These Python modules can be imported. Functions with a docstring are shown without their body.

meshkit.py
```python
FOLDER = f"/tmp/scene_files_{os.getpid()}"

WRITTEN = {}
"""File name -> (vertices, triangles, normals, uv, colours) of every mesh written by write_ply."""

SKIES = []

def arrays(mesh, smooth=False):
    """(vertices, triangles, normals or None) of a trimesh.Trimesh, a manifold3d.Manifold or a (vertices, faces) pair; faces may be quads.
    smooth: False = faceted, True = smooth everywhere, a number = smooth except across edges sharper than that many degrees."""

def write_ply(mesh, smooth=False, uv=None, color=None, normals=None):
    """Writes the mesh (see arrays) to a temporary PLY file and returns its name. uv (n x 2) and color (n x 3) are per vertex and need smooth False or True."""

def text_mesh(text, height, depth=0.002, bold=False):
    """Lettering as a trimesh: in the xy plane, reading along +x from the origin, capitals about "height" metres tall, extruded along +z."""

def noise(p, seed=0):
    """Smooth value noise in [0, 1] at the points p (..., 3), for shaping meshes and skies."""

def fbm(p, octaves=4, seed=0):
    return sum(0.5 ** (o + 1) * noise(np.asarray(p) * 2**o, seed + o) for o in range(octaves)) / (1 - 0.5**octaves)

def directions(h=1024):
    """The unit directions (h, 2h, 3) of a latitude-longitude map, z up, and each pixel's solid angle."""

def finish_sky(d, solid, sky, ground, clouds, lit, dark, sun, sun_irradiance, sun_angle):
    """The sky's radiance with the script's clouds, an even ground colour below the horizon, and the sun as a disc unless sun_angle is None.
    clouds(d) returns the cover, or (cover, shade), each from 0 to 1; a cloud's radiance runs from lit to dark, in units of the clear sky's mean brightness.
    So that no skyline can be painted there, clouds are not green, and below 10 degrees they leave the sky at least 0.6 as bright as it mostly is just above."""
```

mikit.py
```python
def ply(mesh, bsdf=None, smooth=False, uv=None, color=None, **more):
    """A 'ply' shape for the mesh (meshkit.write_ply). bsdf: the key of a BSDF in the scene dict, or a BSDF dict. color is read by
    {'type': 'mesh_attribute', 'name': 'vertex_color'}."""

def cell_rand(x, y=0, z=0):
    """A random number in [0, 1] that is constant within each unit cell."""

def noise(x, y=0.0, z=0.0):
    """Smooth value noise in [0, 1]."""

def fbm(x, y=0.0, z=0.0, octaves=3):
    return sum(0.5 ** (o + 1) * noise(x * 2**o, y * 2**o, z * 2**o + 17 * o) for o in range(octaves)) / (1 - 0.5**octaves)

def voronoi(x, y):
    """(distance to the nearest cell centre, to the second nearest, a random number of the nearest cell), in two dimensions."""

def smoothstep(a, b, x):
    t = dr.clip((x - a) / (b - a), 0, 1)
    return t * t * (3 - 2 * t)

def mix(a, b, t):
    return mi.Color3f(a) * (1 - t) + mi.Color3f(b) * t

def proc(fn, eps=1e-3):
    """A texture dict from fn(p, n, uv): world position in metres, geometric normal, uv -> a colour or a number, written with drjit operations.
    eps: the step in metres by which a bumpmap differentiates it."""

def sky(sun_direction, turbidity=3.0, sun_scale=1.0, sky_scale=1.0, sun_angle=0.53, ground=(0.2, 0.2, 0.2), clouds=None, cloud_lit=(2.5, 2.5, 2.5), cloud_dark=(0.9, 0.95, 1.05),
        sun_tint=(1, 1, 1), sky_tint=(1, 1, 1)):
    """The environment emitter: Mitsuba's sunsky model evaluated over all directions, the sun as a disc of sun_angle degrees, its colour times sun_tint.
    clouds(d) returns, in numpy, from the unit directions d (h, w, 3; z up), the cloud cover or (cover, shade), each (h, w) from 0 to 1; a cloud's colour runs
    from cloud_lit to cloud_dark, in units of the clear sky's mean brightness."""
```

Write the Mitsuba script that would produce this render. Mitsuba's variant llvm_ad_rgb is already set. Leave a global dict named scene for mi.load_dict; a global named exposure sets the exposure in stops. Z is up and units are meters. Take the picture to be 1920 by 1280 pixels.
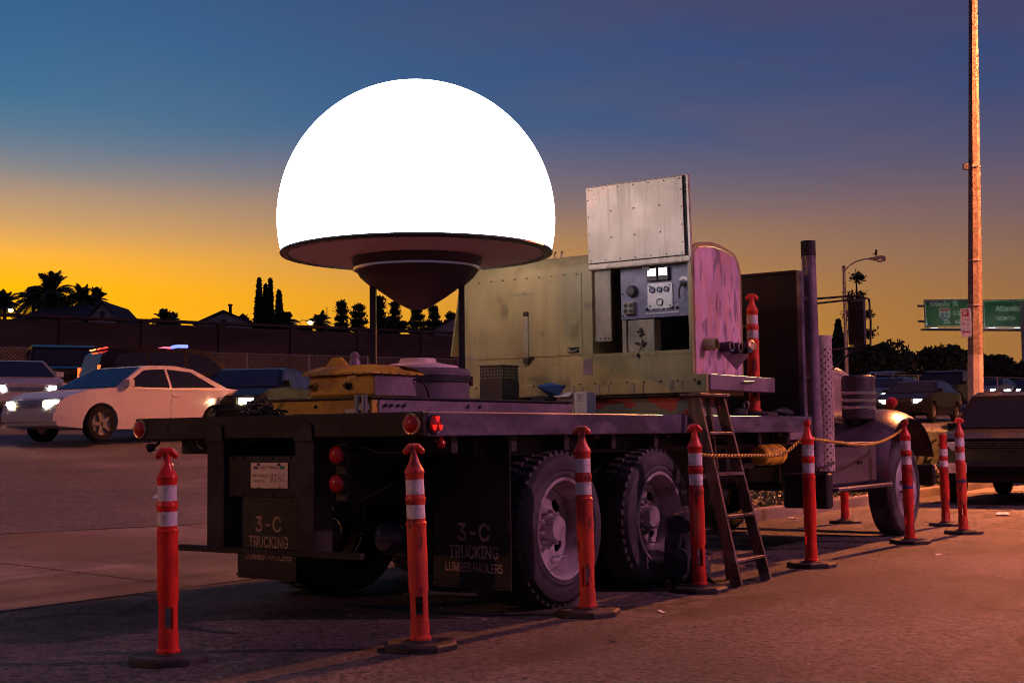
import math, numpy as np, trimesh, mitsuba as mi, drjit as dr, manifold3d as m3
import mikit, meshkit
from mikit import noise, fbm, mix, smoothstep, proc
from shapely.geometry import Polygon

T = mi.ScalarTransform4f
scene, labels = {}, {}
PI = math.pi
def U(*a):
    v = np.array(a, float); return v / np.linalg.norm(v)

# ---------------------------------------------------------------- camera, sky, exposure
# world: x along the truck (forward), y across it (away from the camera), z up
EYE = np.array([-5.932, -4.707, 1.1236])
_az, _ti, _ro = math.radians(34.5465), math.radians(4.0423), math.radians(-0.7079)
FW = np.array([math.cos(_az) * math.cos(_ti), math.sin(_az) * math.cos(_ti), math.sin(_ti)])
_rt = np.array([math.sin(_az), -math.cos(_az), 0]); _up = np.cross(_rt, FW)
UP = -math.sin(_ro) * _rt + math.cos(_ro) * _up
scene['camera'] = {'type': 'perspective', 'fov': math.degrees(2 * math.atan(960 / 2504.447)), 'fov_axis': 'x', 'near_clip': 0.05, 'far_clip': 4000.0,
                   'to_world': T().look_at(origin=EYE.tolist(), target=(EYE + FW).tolist(), up=UP.tolist())}
SUN_AZ = 57.0
def dusk(d):
    """Thin high veil lit by the sun that has just set: glowing low over the sunset, dim and reddish elsewhere."""
    el = np.degrees(np.arcsin(np.clip(d[..., 2], -1, 1)))
    az = np.degrees(np.arctan2(d[..., 1], d[..., 0]))
    da = np.abs((az - SUN_AZ + 180) % 360 - 180)
    el = el + 0.8 * (meshkit.fbm(d * np.array([5, 5, 34.0]), 4, 3) - 0.5)
    k = 1 - np.exp(-(da / 35) ** 2)                       # the veil thins out more gently away from the sunset
    e0, e1 = 5.89 * (1 - k) + 1.85 * k, 16.85 * (1 - k) + 24.0 * k
    t = np.clip((el - e0) / (e1 - e0), 0, 1); c = (1 - t * t * (3 - 2 * t)) ** 2.13
    wisp = meshkit.fbm(d * np.array([4, 4, 16.0]) + 7, 4, 9)
    wisp = np.clip((wisp - .3) / .4, 0, 1)
    c = np.maximum(c, (0.17 + 0.30 * wisp) * np.clip(da / 40, 0, 1))
    s = np.clip(1 - np.exp(-(da / 31.8) ** 1.26 - (np.maximum(el - 6, 0) / 7.14) ** 2), 0, 1)
    return c, s
_e = math.radians(5)
_sd = (math.cos(math.radians(SUN_AZ)) * math.cos(_e), math.sin(math.radians(SUN_AZ)) * math.cos(_e), math.sin(_e))
SKY_TINT = (0.225, 1.02, 3.60)
_m = 1 / 0.0556
scene['sky'] = {'sampling_weight': 10.0, **mikit.sky(_sd, turbidity=3, sun_scale=0.0, sky_tint=SKY_TINT, clouds=dusk, cloud_lit=(1.249 * _m, 0.545 * _m, 0.0005 * _m),
                         cloud_dark=(0.122 * _m, 0.058 * _m, 0.060 * _m), ground=(0.03, 0.025, 0.025))}
exposure = 0.0

# ---------------------------------------------------------------- helpers
def arr(m):
    if hasattr(m, 'to_mesh'):
        q = m.to_mesh(); return trimesh.Trimesh(q.vert_properties[:, :3], q.tri_verts, process=False)
    return m
class B:
    def __init__(s): s.m = []
    def add(s, m): s.m.append(arr(m)); return s
    def box(s, x0, x1, y0, y1, z0, z1, b=0.0):
        c = np.array([(x0 + x1) / 2, (y0 + y1) / 2, (z0 + z1) / 2]); h = np.abs(np.array([x1 - x0, y1 - y0, z1 - z0])) / 2
        if b <= 0:
            m = trimesh.creation.box(2 * h); m.apply_translation(c)
        else:
            b = min(b, h.min() * 0.6); P = []
            for sx in (-1, 1):
                for sy in (-1, 1):
                    for sz in (-1, 1):
                        for k in range(3):
                            o = h - b; o[k] = h[k]; P.append(c + o * (sx, sy, sz))
            m = trimesh.convex.convex_hull(np.array(P))
        return s.add(m)
    def hull(s, P): return s.add(trimesh.convex.convex_hull(np.array(P, float)))
    def cyl(s, p0, p1, r0, r1=None, n=20, b=0.0):
        p0, p1 = np.array(p0, float), np.array(p1, float); L = np.linalg.norm(p1 - p0); r1 = r0 if r1 is None else r1
        pr = [(0, 0), (max(r0 - b, 1e-4), 0), (r0, b), (r1, L - b), (max(r1 - b, 1e-4), L), (0, L)] if b else [(0, 0), (r0, 0), (r1, L), (0, L)]
        return s.lathe(pr, p0, p1 - p0, n)
    def lathe(s, prof, c=(0, 0, 0), axis=(0, 0, 1), n=32):
        z = U(*axis); x = U(*np.cross(z, (0, 0, 1) if abs(z[2]) < .9 else (1, 0, 0))); y = np.cross(z, x)
        a = np.arange(n) * 2 * PI / n; ring = np.cos(a)[:, None] * x + np.sin(a)[:, None] * y
        Vv, F, idx = [], [], []
        for r, h in prof:
            if r <= 1e-6: idx.append([len(Vv)] * n); Vv.append(np.array(c) + z * h)
            else: idx.append(list(range(len(Vv), len(Vv) + n))); Vv += list(np.array(c) + z * h + ring * r)
        for A, Bb in zip(idx[:-1], idx[1:]):
            for k in range(n):
                j = (k + 1) % n
                if A[k] != A[j]: F.append((A[k], A[j], Bb[j]))
                if Bb[k] != Bb[j]: F.append((A[k], Bb[j], Bb[k]))
        return s.add(trimesh.Trimesh(Vv, F, process=False))
    def tube(s, pts, r, n=8, caps=True):
        P = np.array(pts, float); R = np.broadcast_to(r, len(P)); t = np.gradient(P, axis=0); t /= np.linalg.norm(t, axis=1)[:, None]
        x = U(*np.cross(t[0], (0, 0, 1) if abs(t[0][2]) < .9 else (1, 0, 0))); Vv = []
        a = np.arange(n) * 2 * PI / n
        for p, q, rr in zip(P, t, R):
            x = x - q * (x @ q); x /= np.linalg.norm(x); y = np.cross(q, x)
            Vv.append(p + rr * (np.cos(a)[:, None] * x + np.sin(a)[:, None] * y))
        Vv = np.vstack(Vv); F = []
        for i in range(len(P) - 1):
            for k in range(n):
                j = (k + 1) % n; F += [(i * n + k, i * n + j, i * n + n + j), (i * n + k, i * n + n + j, i * n + n + k)]
        if caps:
            Vv = np.vstack([Vv, P[0], P[-1]]); e = len(P) * n; l = (len(P) - 1) * n
            for k in range(n):
                j = (k + 1) % n; F += [(e, j, k), (e + 1, l + k, l + j)]
        return s.add(trimesh.Trimesh(Vv, F, process=False))
    def prism(s, poly, o, xd, yd, depth):
        """poly in the plane (xd, yd) at o, extruded along xd x yd."""
        g = poly if isinstance(poly, Polygon) else Polygon(poly)
        m = trimesh.creation.extrude_polygon(g, depth, engine='earcut'); M = np.eye(4)
        M[:3, 0], M[:3, 1], M[:3, 2], M[:3, 3] = xd, yd, np.cross(xd, yd), o
        m.apply_transform(M); return s.add(m)
    def text(s, t, h, o, xd, yd, depth=.002, bold=False, center=True, sx=1.0):
        m = meshkit.text_mesh(t, h, depth, bold); m.apply_scale([sx, 1, 1])
        if center: m.apply_translation([-(m.bounds[0][0] + m.bounds[1][0]) / 2, 0, 0])
        M = np.eye(4); M[:3, 0], M[:3, 1], M[:3, 2], M[:3, 3] = xd, yd, np.cross(xd, yd), o
        m.apply_transform(M); return s.add(m)
    def mesh(s): return trimesh.util.concatenate(s.m)
X, Y, Z = np.eye(3)
NY = -Y
def num(k):
    if k not in scene and k not in labels and k not in USED: USED.add(k); return k
    i = 1
    while f'{k}_{i:03d}' in USED: i += 1
    USED.add(f'{k}_{i:03d}'); return f'{k}_{i:03d}'
USED = set()
def thing(name, label, cat, group=None):
    k = num(name); labels[k] = {'label': label, 'category': cat}
    if group: labels[k]['group'] = group
    return k
def part(parent, name, mesh, mat, smooth=30, label=None, emit=None, kind=None, xf=None, sw_=.12):
    k = num(parent + '__' + name) if parent else num(name)
    m = mesh.mesh() if isinstance(mesh, B) else arr(mesh)
    if xf is not None: m = m.copy(); m.apply_transform(xf)
    d = mikit.ply(m, mat, smooth=smooth)
    if emit is not None: d['emitter'] = {'type': 'area', 'sampling_weight': sw_, 'radiance': {'type': 'rgb', 'value': list(map(float, emit))}}
    scene[k] = d
    if label or kind:
        labels[k] = {}
        if label: labels[k]['label'] = label
        if kind: labels[k]['kind'] = kind
    return k
def struct(name, mesh, mat, label, smooth=False, kind='structure'):
    k = part(None, name, mesh, mat, smooth); labels[k] = {'label': label, 'category': name.replace('_', ' '), 'kind': kind}; return k
def single(name, mesh, mat, label, cat, group=None, smooth=30, kind=None, emit=None):
    k = part(None, name, mesh, mat, smooth, emit=emit); labels[k] = {'label': label, 'category': cat}
    if group: labels[k]['group'] = group
    if kind: labels[k]['kind'] = kind
    return k
def rotz(a, p=(0, 0, 0)):
    M = np.eye(4); c, s = math.cos(a), math.sin(a); M[:2, :2] = [[c, -s], [s, c]]; M[:3, 3] = p; return M

# ---------------------------------------------------------------- materials
def mat(key, col, rough=.5, metal=0.0, spec=.5, coat=0.0, bump=None, rtex=None):
    b = {'type': 'principled', 'base_color': col if isinstance(col, dict) else {'type': 'rgb', 'value': list(col)}, 'roughness': rtex if rtex else rough, 'metallic': metal, 'specular': spec}
    if coat: b |= {'clearcoat': coat, 'clearcoat_gloss': .9}
    if bump: b = {'type': 'bumpmap', 'arbitrary': bump[0], 'scale': bump[1], 'bsdf': b}
    scene[key] = {'type': 'twosided', 'bsdf': b}
def C(*c): return mi.Color3f(*c)
def wear(c1, c2, sc, lo=.4, hi=.65, sz=None, amp=.25):
    sz = sc if sz is None else sz
    def fn(p, n, uv):
        a = fbm(p.x * sc, p.y * sc, p.z * sz, 4); g = noise(p.x * sc * 9, p.y * sc * 9, p.z * sz * 5)
        return mix(c1, c2, smoothstep(lo, hi, a)) * (1 - amp / 2 + amp * g)
    return proc(fn)
def asphalt(p, n, uv):
    g = noise(p.x * 75, p.y * 75, 1.5) * .5 + noise(p.x * 36, p.y * 36, 4.5) * .5
    pt = fbm(p.x * .55, p.y * .8, 3.0, 4); st = fbm(p.x * .25, p.y * 2.6, 9.0, 3)
    sp = smoothstep(.80, .93, noise(p.x * 60, p.y * 60, 7.7))
    d1 = smoothstep(.06, .0, dr.abs(fbm(p.x * .45 + 3, p.y * .45, 5.0, 4) - .5)) * smoothstep(.45, .6, noise(p.x * .4, p.y * .4, 2.2))
    base = mix((.050, .045, .046), (.105, .088, .080), smoothstep(.3, .72, pt)) * smoothstep(.12, .95, g) * 2.0
    base = mix(base, C(.20, .18, .17), sp * .55)
    base = base * (1 - .35 * smoothstep(.52, .72, st))
    oil = smoothstep(.60, .74, fbm(p.x * .9 + 11, p.y * 1.1, 6.0, 4)); v = mikit.voronoi(p.x * .33 + .35 * fbm(p.x * 1.7, p.y * 1.7, 1.0, 3), p.y * .33 + .35 * fbm(p.x * 1.7, p.y * 1.7, 8.0, 3)); cr = smoothstep(.045, .010, v[1] - v[0]) * smoothstep(.42, .6, noise(p.x * .5, p.y * .5, 12.0))
    return base * (1 - .35 * d1) * (1 - .45 * oil) * (1 - .7 * cr)
mat('asphalt', proc(asphalt), .78, spec=.45, bump=(proc(lambda p, n, uv: noise(p.x * 75, p.y * 75, 1.5) * .5 + noise(p.x * 36, p.y * 36, 4.5) * .5), .006))
def street_fn(p, n, uv):
    a = fbm(p.x * .5, p.y * .5, p.z * .5, 4); g = noise(p.x * 22, p.y * 22, p.z * 22) * .5 + noise(p.x * 48, p.y * 48, p.z * 48) * .5; w = p.x * .35 + p.y * .937; t = fbm(w * 1.3, (p.x * .937 - p.y * .35) * .05, 3.0, 3)
    return mix((.085, .082, .092), (.135, .128, .138), smoothstep(.35, .7, a)) * (.45 + 1.1 * g) * (1 - .2 * smoothstep(.45, .7, t))
mat('street_asphalt', proc(street_fn), .75)
def conc(p, n, uv):
    a = fbm(p.x * .9, p.y * .9, p.z * .9, 5); g = noise(p.x * 60, p.y * 60, p.z * 60)
    s = fbm(p.x * .3 + 5, p.y * 3, p.z, 3)
    return mix((.13, .11, .11), (.24, .21, .205), smoothstep(.3, .7, a)) * (.8 + .35 * g) * (1 - .3 * smoothstep(.5, .75, s))
mat('concrete', proc(conc), .8)
mat('truck_black', wear((.014, .011, .012), (.034, .027, .027), 3.0, .42, .7, amp=.35), .55, spec=.3)
mat('chassis', wear((.010, .009, .010), (.024, .020, .019), 4, .4, .7), .6)
mat('rail_steel', wear((.065, .060, .098), (.16, .14, .205), 2.2, .35, .68, 5.5, .4), .36, metal=.35)
mat('flap_rubber', wear((.016, .014, .014), (.035, .030, .028), 3, .4, .7), .7)
mat('tyre', wear((.030, .028, .031), (.085, .078, .082), 4.5, .40, .75), .72)
mat('rim_paint', wear((.40, .36, .39), (.20, .165, .16), 5, .45, .72), .42, spec=.5)
mat('stencil', wear((.42, .28, .20), (.22, .15, .11), 14, .45, .7), .7)
def cream(p, n, uv):
    a = fbm(p.x * 2.2, p.y * 2.2, p.z * 1.1, 5); s = fbm(p.y * 26 + p.x * 22, p.z * 1.3, 2.0, 3)
    k = fbm(p.x * 7, p.y * 7, p.z * 4.5, 4)
    m = fbm(p.x * 1.1 + 3, p.y * .9, p.z * 1.6, 3)
    c = mix((.48, .40, .18), (.34, .275, .115), smoothstep(.36, .70, a))
    c = mix(c, C(.26, .215, .11), smoothstep(.40, .85, s) * .45 * smoothstep(.35, .6, m))
    c = mix(c, C(.27, .225, .12), smoothstep(.5, .72, m) * .5)
    c = mix(c, C(.20, .12, .06), smoothstep(.60, .70, fbm(p.x * 4, p.y * 4 + 7, p.z * 1.4, 4)) * .28)
    return mix(c, C(.10, .07, .05), smoothstep(.63, .77, k) * .42)
mat('cream_paint', proc(cream), .42, spec=.5)
def lilac(p, n, uv):
    a = fbm(p.x * 5, p.y * 5, p.z * 1.5, 5); s = fbm(p.x * 13, p.y * 3, p.z * 1.9 + 4, 4); k = fbm(p.x * 20, p.y * 9, p.z * 5, 4)
    c = mix((.74, .47, .58), (.54, .34, .45), smoothstep(.35, .65, a))
    c = mix(c, C(.66, .32, .28), smoothstep(.48, .66, s) * .7)
    return mix(c, C(.17, .12, .19), smoothstep(.50, .68, k) * .75)
mat('lilac_paint', proc(lilac), .34, spec=.6)
def doorskin(p, n, uv):
    a = fbm(p.x * 2, p.y * 2.5, p.z * 2.2, 5); s = fbm(p.y * 30, p.x * 20, p.z * 1.6, 3)
    c = mix((.50, .425, .34), (.37, .305, .23), smoothstep(.4, .65, a))
    return mix(c, C(.27, .22, .165), smoothstep(.48, .74, s) * .7)
mat('door_skin', proc(doorskin), .38, metal=.25)
mat('panel_blue', wear((.20, .19, .30), (.13, .125, .20), 6, .4, .7, amp=.2), .38)
mat('beige_box', wear((.36, .31, .22), (.24, .20, .15), 5, .4, .7, 3), .5)
mat('white_plate', wear((.80, .78, .76), (.66, .63, .62), 9, .5, .75, amp=.12), .35)
mat('steel', (.42, .41, .42), .28, metal=.9)
mat('chrome', (.75, .74, .75), .12, metal=1.0)
mat('dark_metal', (.035, .032, .036), .4, metal=.3)
mat('black_matte', (.010, .010, .011), .7)
mat('red_lens', (.45, .012, .010), .12, coat=.6)
mat('amber_ring', (.55, .36, .17), .3, metal=.5)
mat('yellow_paint', wear((.62, .36, .035), (.40, .21, .030), 6, .45, .7), .45)
mat('grey_violet', wear((.25, .19, .24), (.155, .12, .155), 4, .4, .7), .42, metal=.2)
mat('cab_paint', wear((.075, .058, .082), (.045, .036, .050), 4, .4, .7), .32, coat=.3)
mat('guard_steel', wear((.56, .46, .42), (.42, .33, .32), 5, .4, .7), .4, metal=.2)
mat('rust_green', wear((.17, .16, .11), (.40, .045, .03), 4.5, .54, .58, 7), .6)
mat('orange_plastic', wear((.85, .036, .018), (.55, .024, .018), 6, .42, .75, 3, .18), .26, spec=.5)
def scuffed(a, b, seed):
    def fn(p, n, uv):
        f = fbm(p.x * 7 + seed, p.y * 7, p.z * 3, 4); k = fbm(p.x * 26, p.y * 26 + seed, p.z * 7, 4); d = fbm(p.x * 12, p.y * 12, p.z * 2 + seed, 3)
        c = mix(a, b, smoothstep(.38, .68, f)); c = mix(c, C(.10, .03, .025), smoothstep(.57, .68, k) * .75)
        return mix(c, C(.9, .30, .16), smoothstep(.62, .75, d) * .35)
    return proc(fn)
mat('orange_faded', scuffed((.80, .075, .035), (.62, .060, .04), 3.0), .40, spec=.4)
mat('orange_dirty', scuffed((.70, .030, .016), (.40, .022, .018), 9.0), .32, spec=.5)
mat('band_white', wear((.80, .74, .72), (.50, .44, .42), 22, .5, .72, amp=.25), .38)
mat('base_rubber', wear((.020, .017, .017), (.050, .040, .038), 8, .4, .7), .7)
def woodf(p, n, uv):
    g = fbm(p.x * 30, p.y * 30, p.z * 2.2, 4); k = fbm(p.x * 5, p.y * 5, p.z * 5, 3)
    return mix(mix((.14, .08, .055), (.065, .038, .028), smoothstep(.35, .65, g)), C(.30, .24, .22), smoothstep(.56, .7, k) * .5)
mat('wood', proc(woodf), .55)
mat('rope_yellow', (.75, .42, .02), .6)
mat('yellow_can', wear((.80, .48, .03), (.50, .26, .03), 7, .45, .7), .38)
mat('fabric_dark', wear((.020, .021, .028), (.065, .062, .078), 16, .4, .7), .8)
mat('blue_cloth', (.03, .09, .28), .8)
mat('cardboard', wear((.36, .28, .18), (.50, .44, .38), 5, .4, .6), .8)
mat('paper', (.75, .72, .70), .8)
mat('car_white', (.42, .41, .44), .2, coat=.9)
mat('car_tyre', (.010, .010, .011), .9, spec=.15)
mat('alloy', (.25, .25, .26), .3, metal=.8)
mat('car_black', (.005, .005, .006), .22, spec=.2, coat=.1)
mat('car_silver', (.34, .34, .36), .25, metal=.5, coat=.6)
mat('car_red', (.25, .015, .015), .22, coat=.7)
mat('car_blue', (.03, .06, .16), .22, coat=.7)
mat('car_glass', (.010, .010, .012), .06, spec=.7)
mat('sky_glass', (.02, .02, .025), .05, spec=.8)
mat('lamp_white', (.9, .88, .84), .3)
mat('lamp_amber', (.8, .5, .2), .3)
mat('soffit', (.78, .62, .60), .5)
mat('housing_maroon', (.085, .060, .066), .55)
mat('plate_black', (.05, .045, .05), .5)
mat('plate_gold', (.55, .42, .12), .5)
mat('plate_blue', (.04, .05, .22), .5)
mat('plate_green', (.03, .28, .20), .5)
mat('plate_cream', wear((.86, .66, .47), (.76, .56, .40), 18, .45, .7, amp=.08), .45)
mat('wall_brown', wear((.085, .060, .058), (.055, .040, .040), .35, .35, .7, 1.2), .8)
mat('stucco', (.42, .36, .36), .8)
mat('roof_dark', wear((.060, .055, .065), (.035, .032, .04), 1.2, .35, .7), .8)
mat('tan_wall', (.50, .33, .12), .8)
def polef(p, n, uv):
    g = noise(p.x * 48, p.y * 48, p.z * 48); g2 = noise(p.x * 21, p.y * 21, p.z * 21)
    return mix((.055, .045, .045), (.18, .15, .145), smoothstep(.35, .7, g * .6 + g2 * .4))
mat('pole_aggregate', proc(polef), .75)
mat('pole_base', wear((.22, .19, .19), (.28, .25, .24), 3, .4, .7), .7)
mat('galv', (.30, .29, .30), .45, metal=.5)
mat('sign_green', (.012, .095, .040), .4)
mat('sign_white', (.85, .85, .80), .4)
mat('sign_red', (.5, .03, .03), .4)
mat('bark', wear((.05, .038, .03), (.028, .02, .016), 5, .4, .7, 1.5), .9)
mat('leaf_dark', wear((.020, .030, .014), (.045, .060, .022), 1.3, .35, .7), .6)
mat('leaf_palm', wear((.030, .040, .016), (.055, .060, .026), 1.0, .35, .7), .55)
mat('leaf_hedge', wear((.030, .055, .020), (.075, .10, .035), 6, .35, .7), .4)
mat('soil', wear((.05, .036, .028), (.09, .065, .05), 2, .35, .7), .9)
mat('dome_glass', (.9, .9, .9), .3)

# ---------------------------------------------------------------- ground
DS = np.array([math.cos(math.radians(20.5)), -math.sin(math.radians(20.5))]); NS = np.array([-DS[1], DS[0]])   # along the street, across it
def gz(x, y):
    w = x * NS[0] + y * NS[1]
    z = np.interp(w, [-1e4, 3.5, 8.2, 18, 26, 39, 60, 120, 250, 1e4], [0, 0, .12, 1.07, 1.6, 2.7, 3.4, 4.2, 5, 5])
    t = np.clip((y - 2.3) / 3.0, 0, 1); return z * t * t * (3 - 2 * t)
def at(s, w): p = s * DS + w * NS; return np.array([p[0], p[1], gz(p[0], p[1])])
def grid(us, vs, f):
    Uu, Vv = np.meshgrid(us, vs, indexing='ij'); P = f(Uu.ravel(), Vv.ravel()); n, m = len(us), len(vs)
    i = np.arange(n * m).reshape(n, m); a, b, c, d = i[:-1, :-1].ravel(), i[1:, :-1].ravel(), i[1:, 1:].ravel(), i[:-1, 1:].ravel()
    return trimesh.Trimesh(P, np.vstack([np.stack([a, b, c], 1), np.stack([a, c, d], 1)]), process=False)
_g = np.concatenate([-np.geomspace(2600, 45, 24), np.linspace(-44, 100, 289), np.geomspace(104, 2600, 24)])
def gf(a, b):
    z = gz(a, b); w = a * NS[0] + b * NS[1]; s = a * DS[0] + b * DS[1]
    z = z - .12 * ((w > 9.0) & (w < 57) & (b > 4.5)) - .05 * ((b > 4.0) & (w > 4.0) & (w < 8.0) & (s > -19) & (s < 5))
    return np.stack([a, b, z], 1)
struct('ground', grid(_g, _g, gf), 'asphalt', 'dark asphalt parking lot under the truck and the orange posts', smooth=True)
def sw(a, b):
    x = a * DS[0] + b * NS[0]; y = a * DS[1] + b * NS[1]; return x, y
def street_f(a, b):
    x, y = sw(a, b); return np.stack([x, y, np.maximum(gz(x, y), 0) + .006], 1)
def apron_f(a, b):
    x = a; y = b; return np.stack([x, y, gz(x, y) + .012], 1)
struct('street', grid(np.linspace(-60, 140, 200), np.linspace(8.45, 58, 80), street_f), 'street_asphalt', 'grey asphalt street rising behind the parked truck', smooth=True)
# concrete driveway apron in slabs
for k, (x0, x1) in enumerate(((-9, -5.6), (-5.6, -2.2), (-2.2, 1.2), (1.2, 4.6), (4.6, 6.2))):
    g = .012
    def af(a, b, x0=x0, x1=x1):
        yy = 3.2 + b * ((8.33 - a * NS[0]) / NS[1] - 3.2); return np.stack([a, yy, gz(a, yy) + .006 + .012 * np.clip(b * 6, 0, 1)], 1)
    m = grid(np.linspace(x0 + g, x1 - g, 8), np.linspace(0, 1, 14), af)
    if k == 0: ap = struct('driveway', m, 'concrete', 'pale concrete driveway apron between the parking lot and the street', smooth=True)
    else: part('driveway', 'slab', m, 'concrete', True)
# planter strip with kerb
kb = B()
def kerbseg(P, name):
    b = B()
    for p, q in zip(P[:-1], P[1:]):
        p, q = np.array(p, float), np.array(q, float); d = U(*(q - p)); n = np.array([-d[1], d[0]])
        A = [p, q, q + n * .15, p + n * .15]; pts = []
        for (c, zt) in zip(A, (.13, .13, .15, .15)): pts += [(c[0], c[1], -.05), (c[0], c[1], zt - .012 if zt == .13 else zt)]
        for c in (p + n * .014, q + n * .014): pts.append((c[0], c[1], .15))
        b.hull(pts)
    return b
KP = [(7.2, 3.9), (7.5, 3.2), (8.1, 2.72), (8.8, 2.52), (11, 2.46), (14, 2.46), (18, 2.46), (26, 2.46), (40, 2.46)]
kk = struct('kerb', kerbseg(KP[:4], 0), 'concrete', 'pale concrete kerb edging the planted strip beyond the truck')
for i in range(3, len(KP) - 1): part('kerb', 'kerb_stone', kerbseg([KP[i], KP[i + 1]], 0), 'concrete')
struct('planter_soil', B().prism([(7.4, 3.9), (7.7, 3.25), (8.2, 2.85), (8.9, 2.65), (11, 2.6), (40, 2.6), (40, 4.4), (7.8, 4.6)], (0, 0, .06), X, Y, .05), 'soil', 'bare soil bed behind the kerb')
rng = np.random.default_rng(5)
def leaves(P, size, rng, flat=.0, asp=.45):
    P = np.asarray(P, float); n = len(P); d = rng.normal(size=(n, 3)); d /= np.linalg.norm(d, axis=1)[:, None]
    e = rng.normal(size=(n, 3)); e[:, 2] *= 1 - flat; e -= d * (e * d).sum(1)[:, None]; e /= np.linalg.norm(e, axis=1)[:, None]
    s = size * rng.uniform(.6, 1.4, (n, 1)); v = np.stack([P - d * s * .5, P + e * s * asp * .5, P + d * s * .5, P - e * s * asp * .5], 1).reshape(-1, 3)
    i = np.arange(n) * 4; return trimesh.Trimesh(v, np.vstack([np.stack([i, i + 1, i + 2], 1), np.stack([i, i + 2, i + 3], 1)]), process=False)
def pts_in(x0, x1, y0, y1, z0, z1, n): return np.stack([rng.uniform(x0, x1, n), rng.uniform(y0, y1, n), rng.uniform(z0, z1, n)], 1)
P = pts_in(8.0, 30, 2.66, 4.3, .10, .34, 9000); P[:, 2] = .10 + (P[:, 2] - .10) * (.3 + 1.3 * meshkit.noise(P * [2.2, 2.2, 0]))
struct('ground_cover', leaves(P, .075, rng), 'leaf_hedge', 'low glossy leafy ground cover behind the kerb under the truck', kind='stuff')

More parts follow.
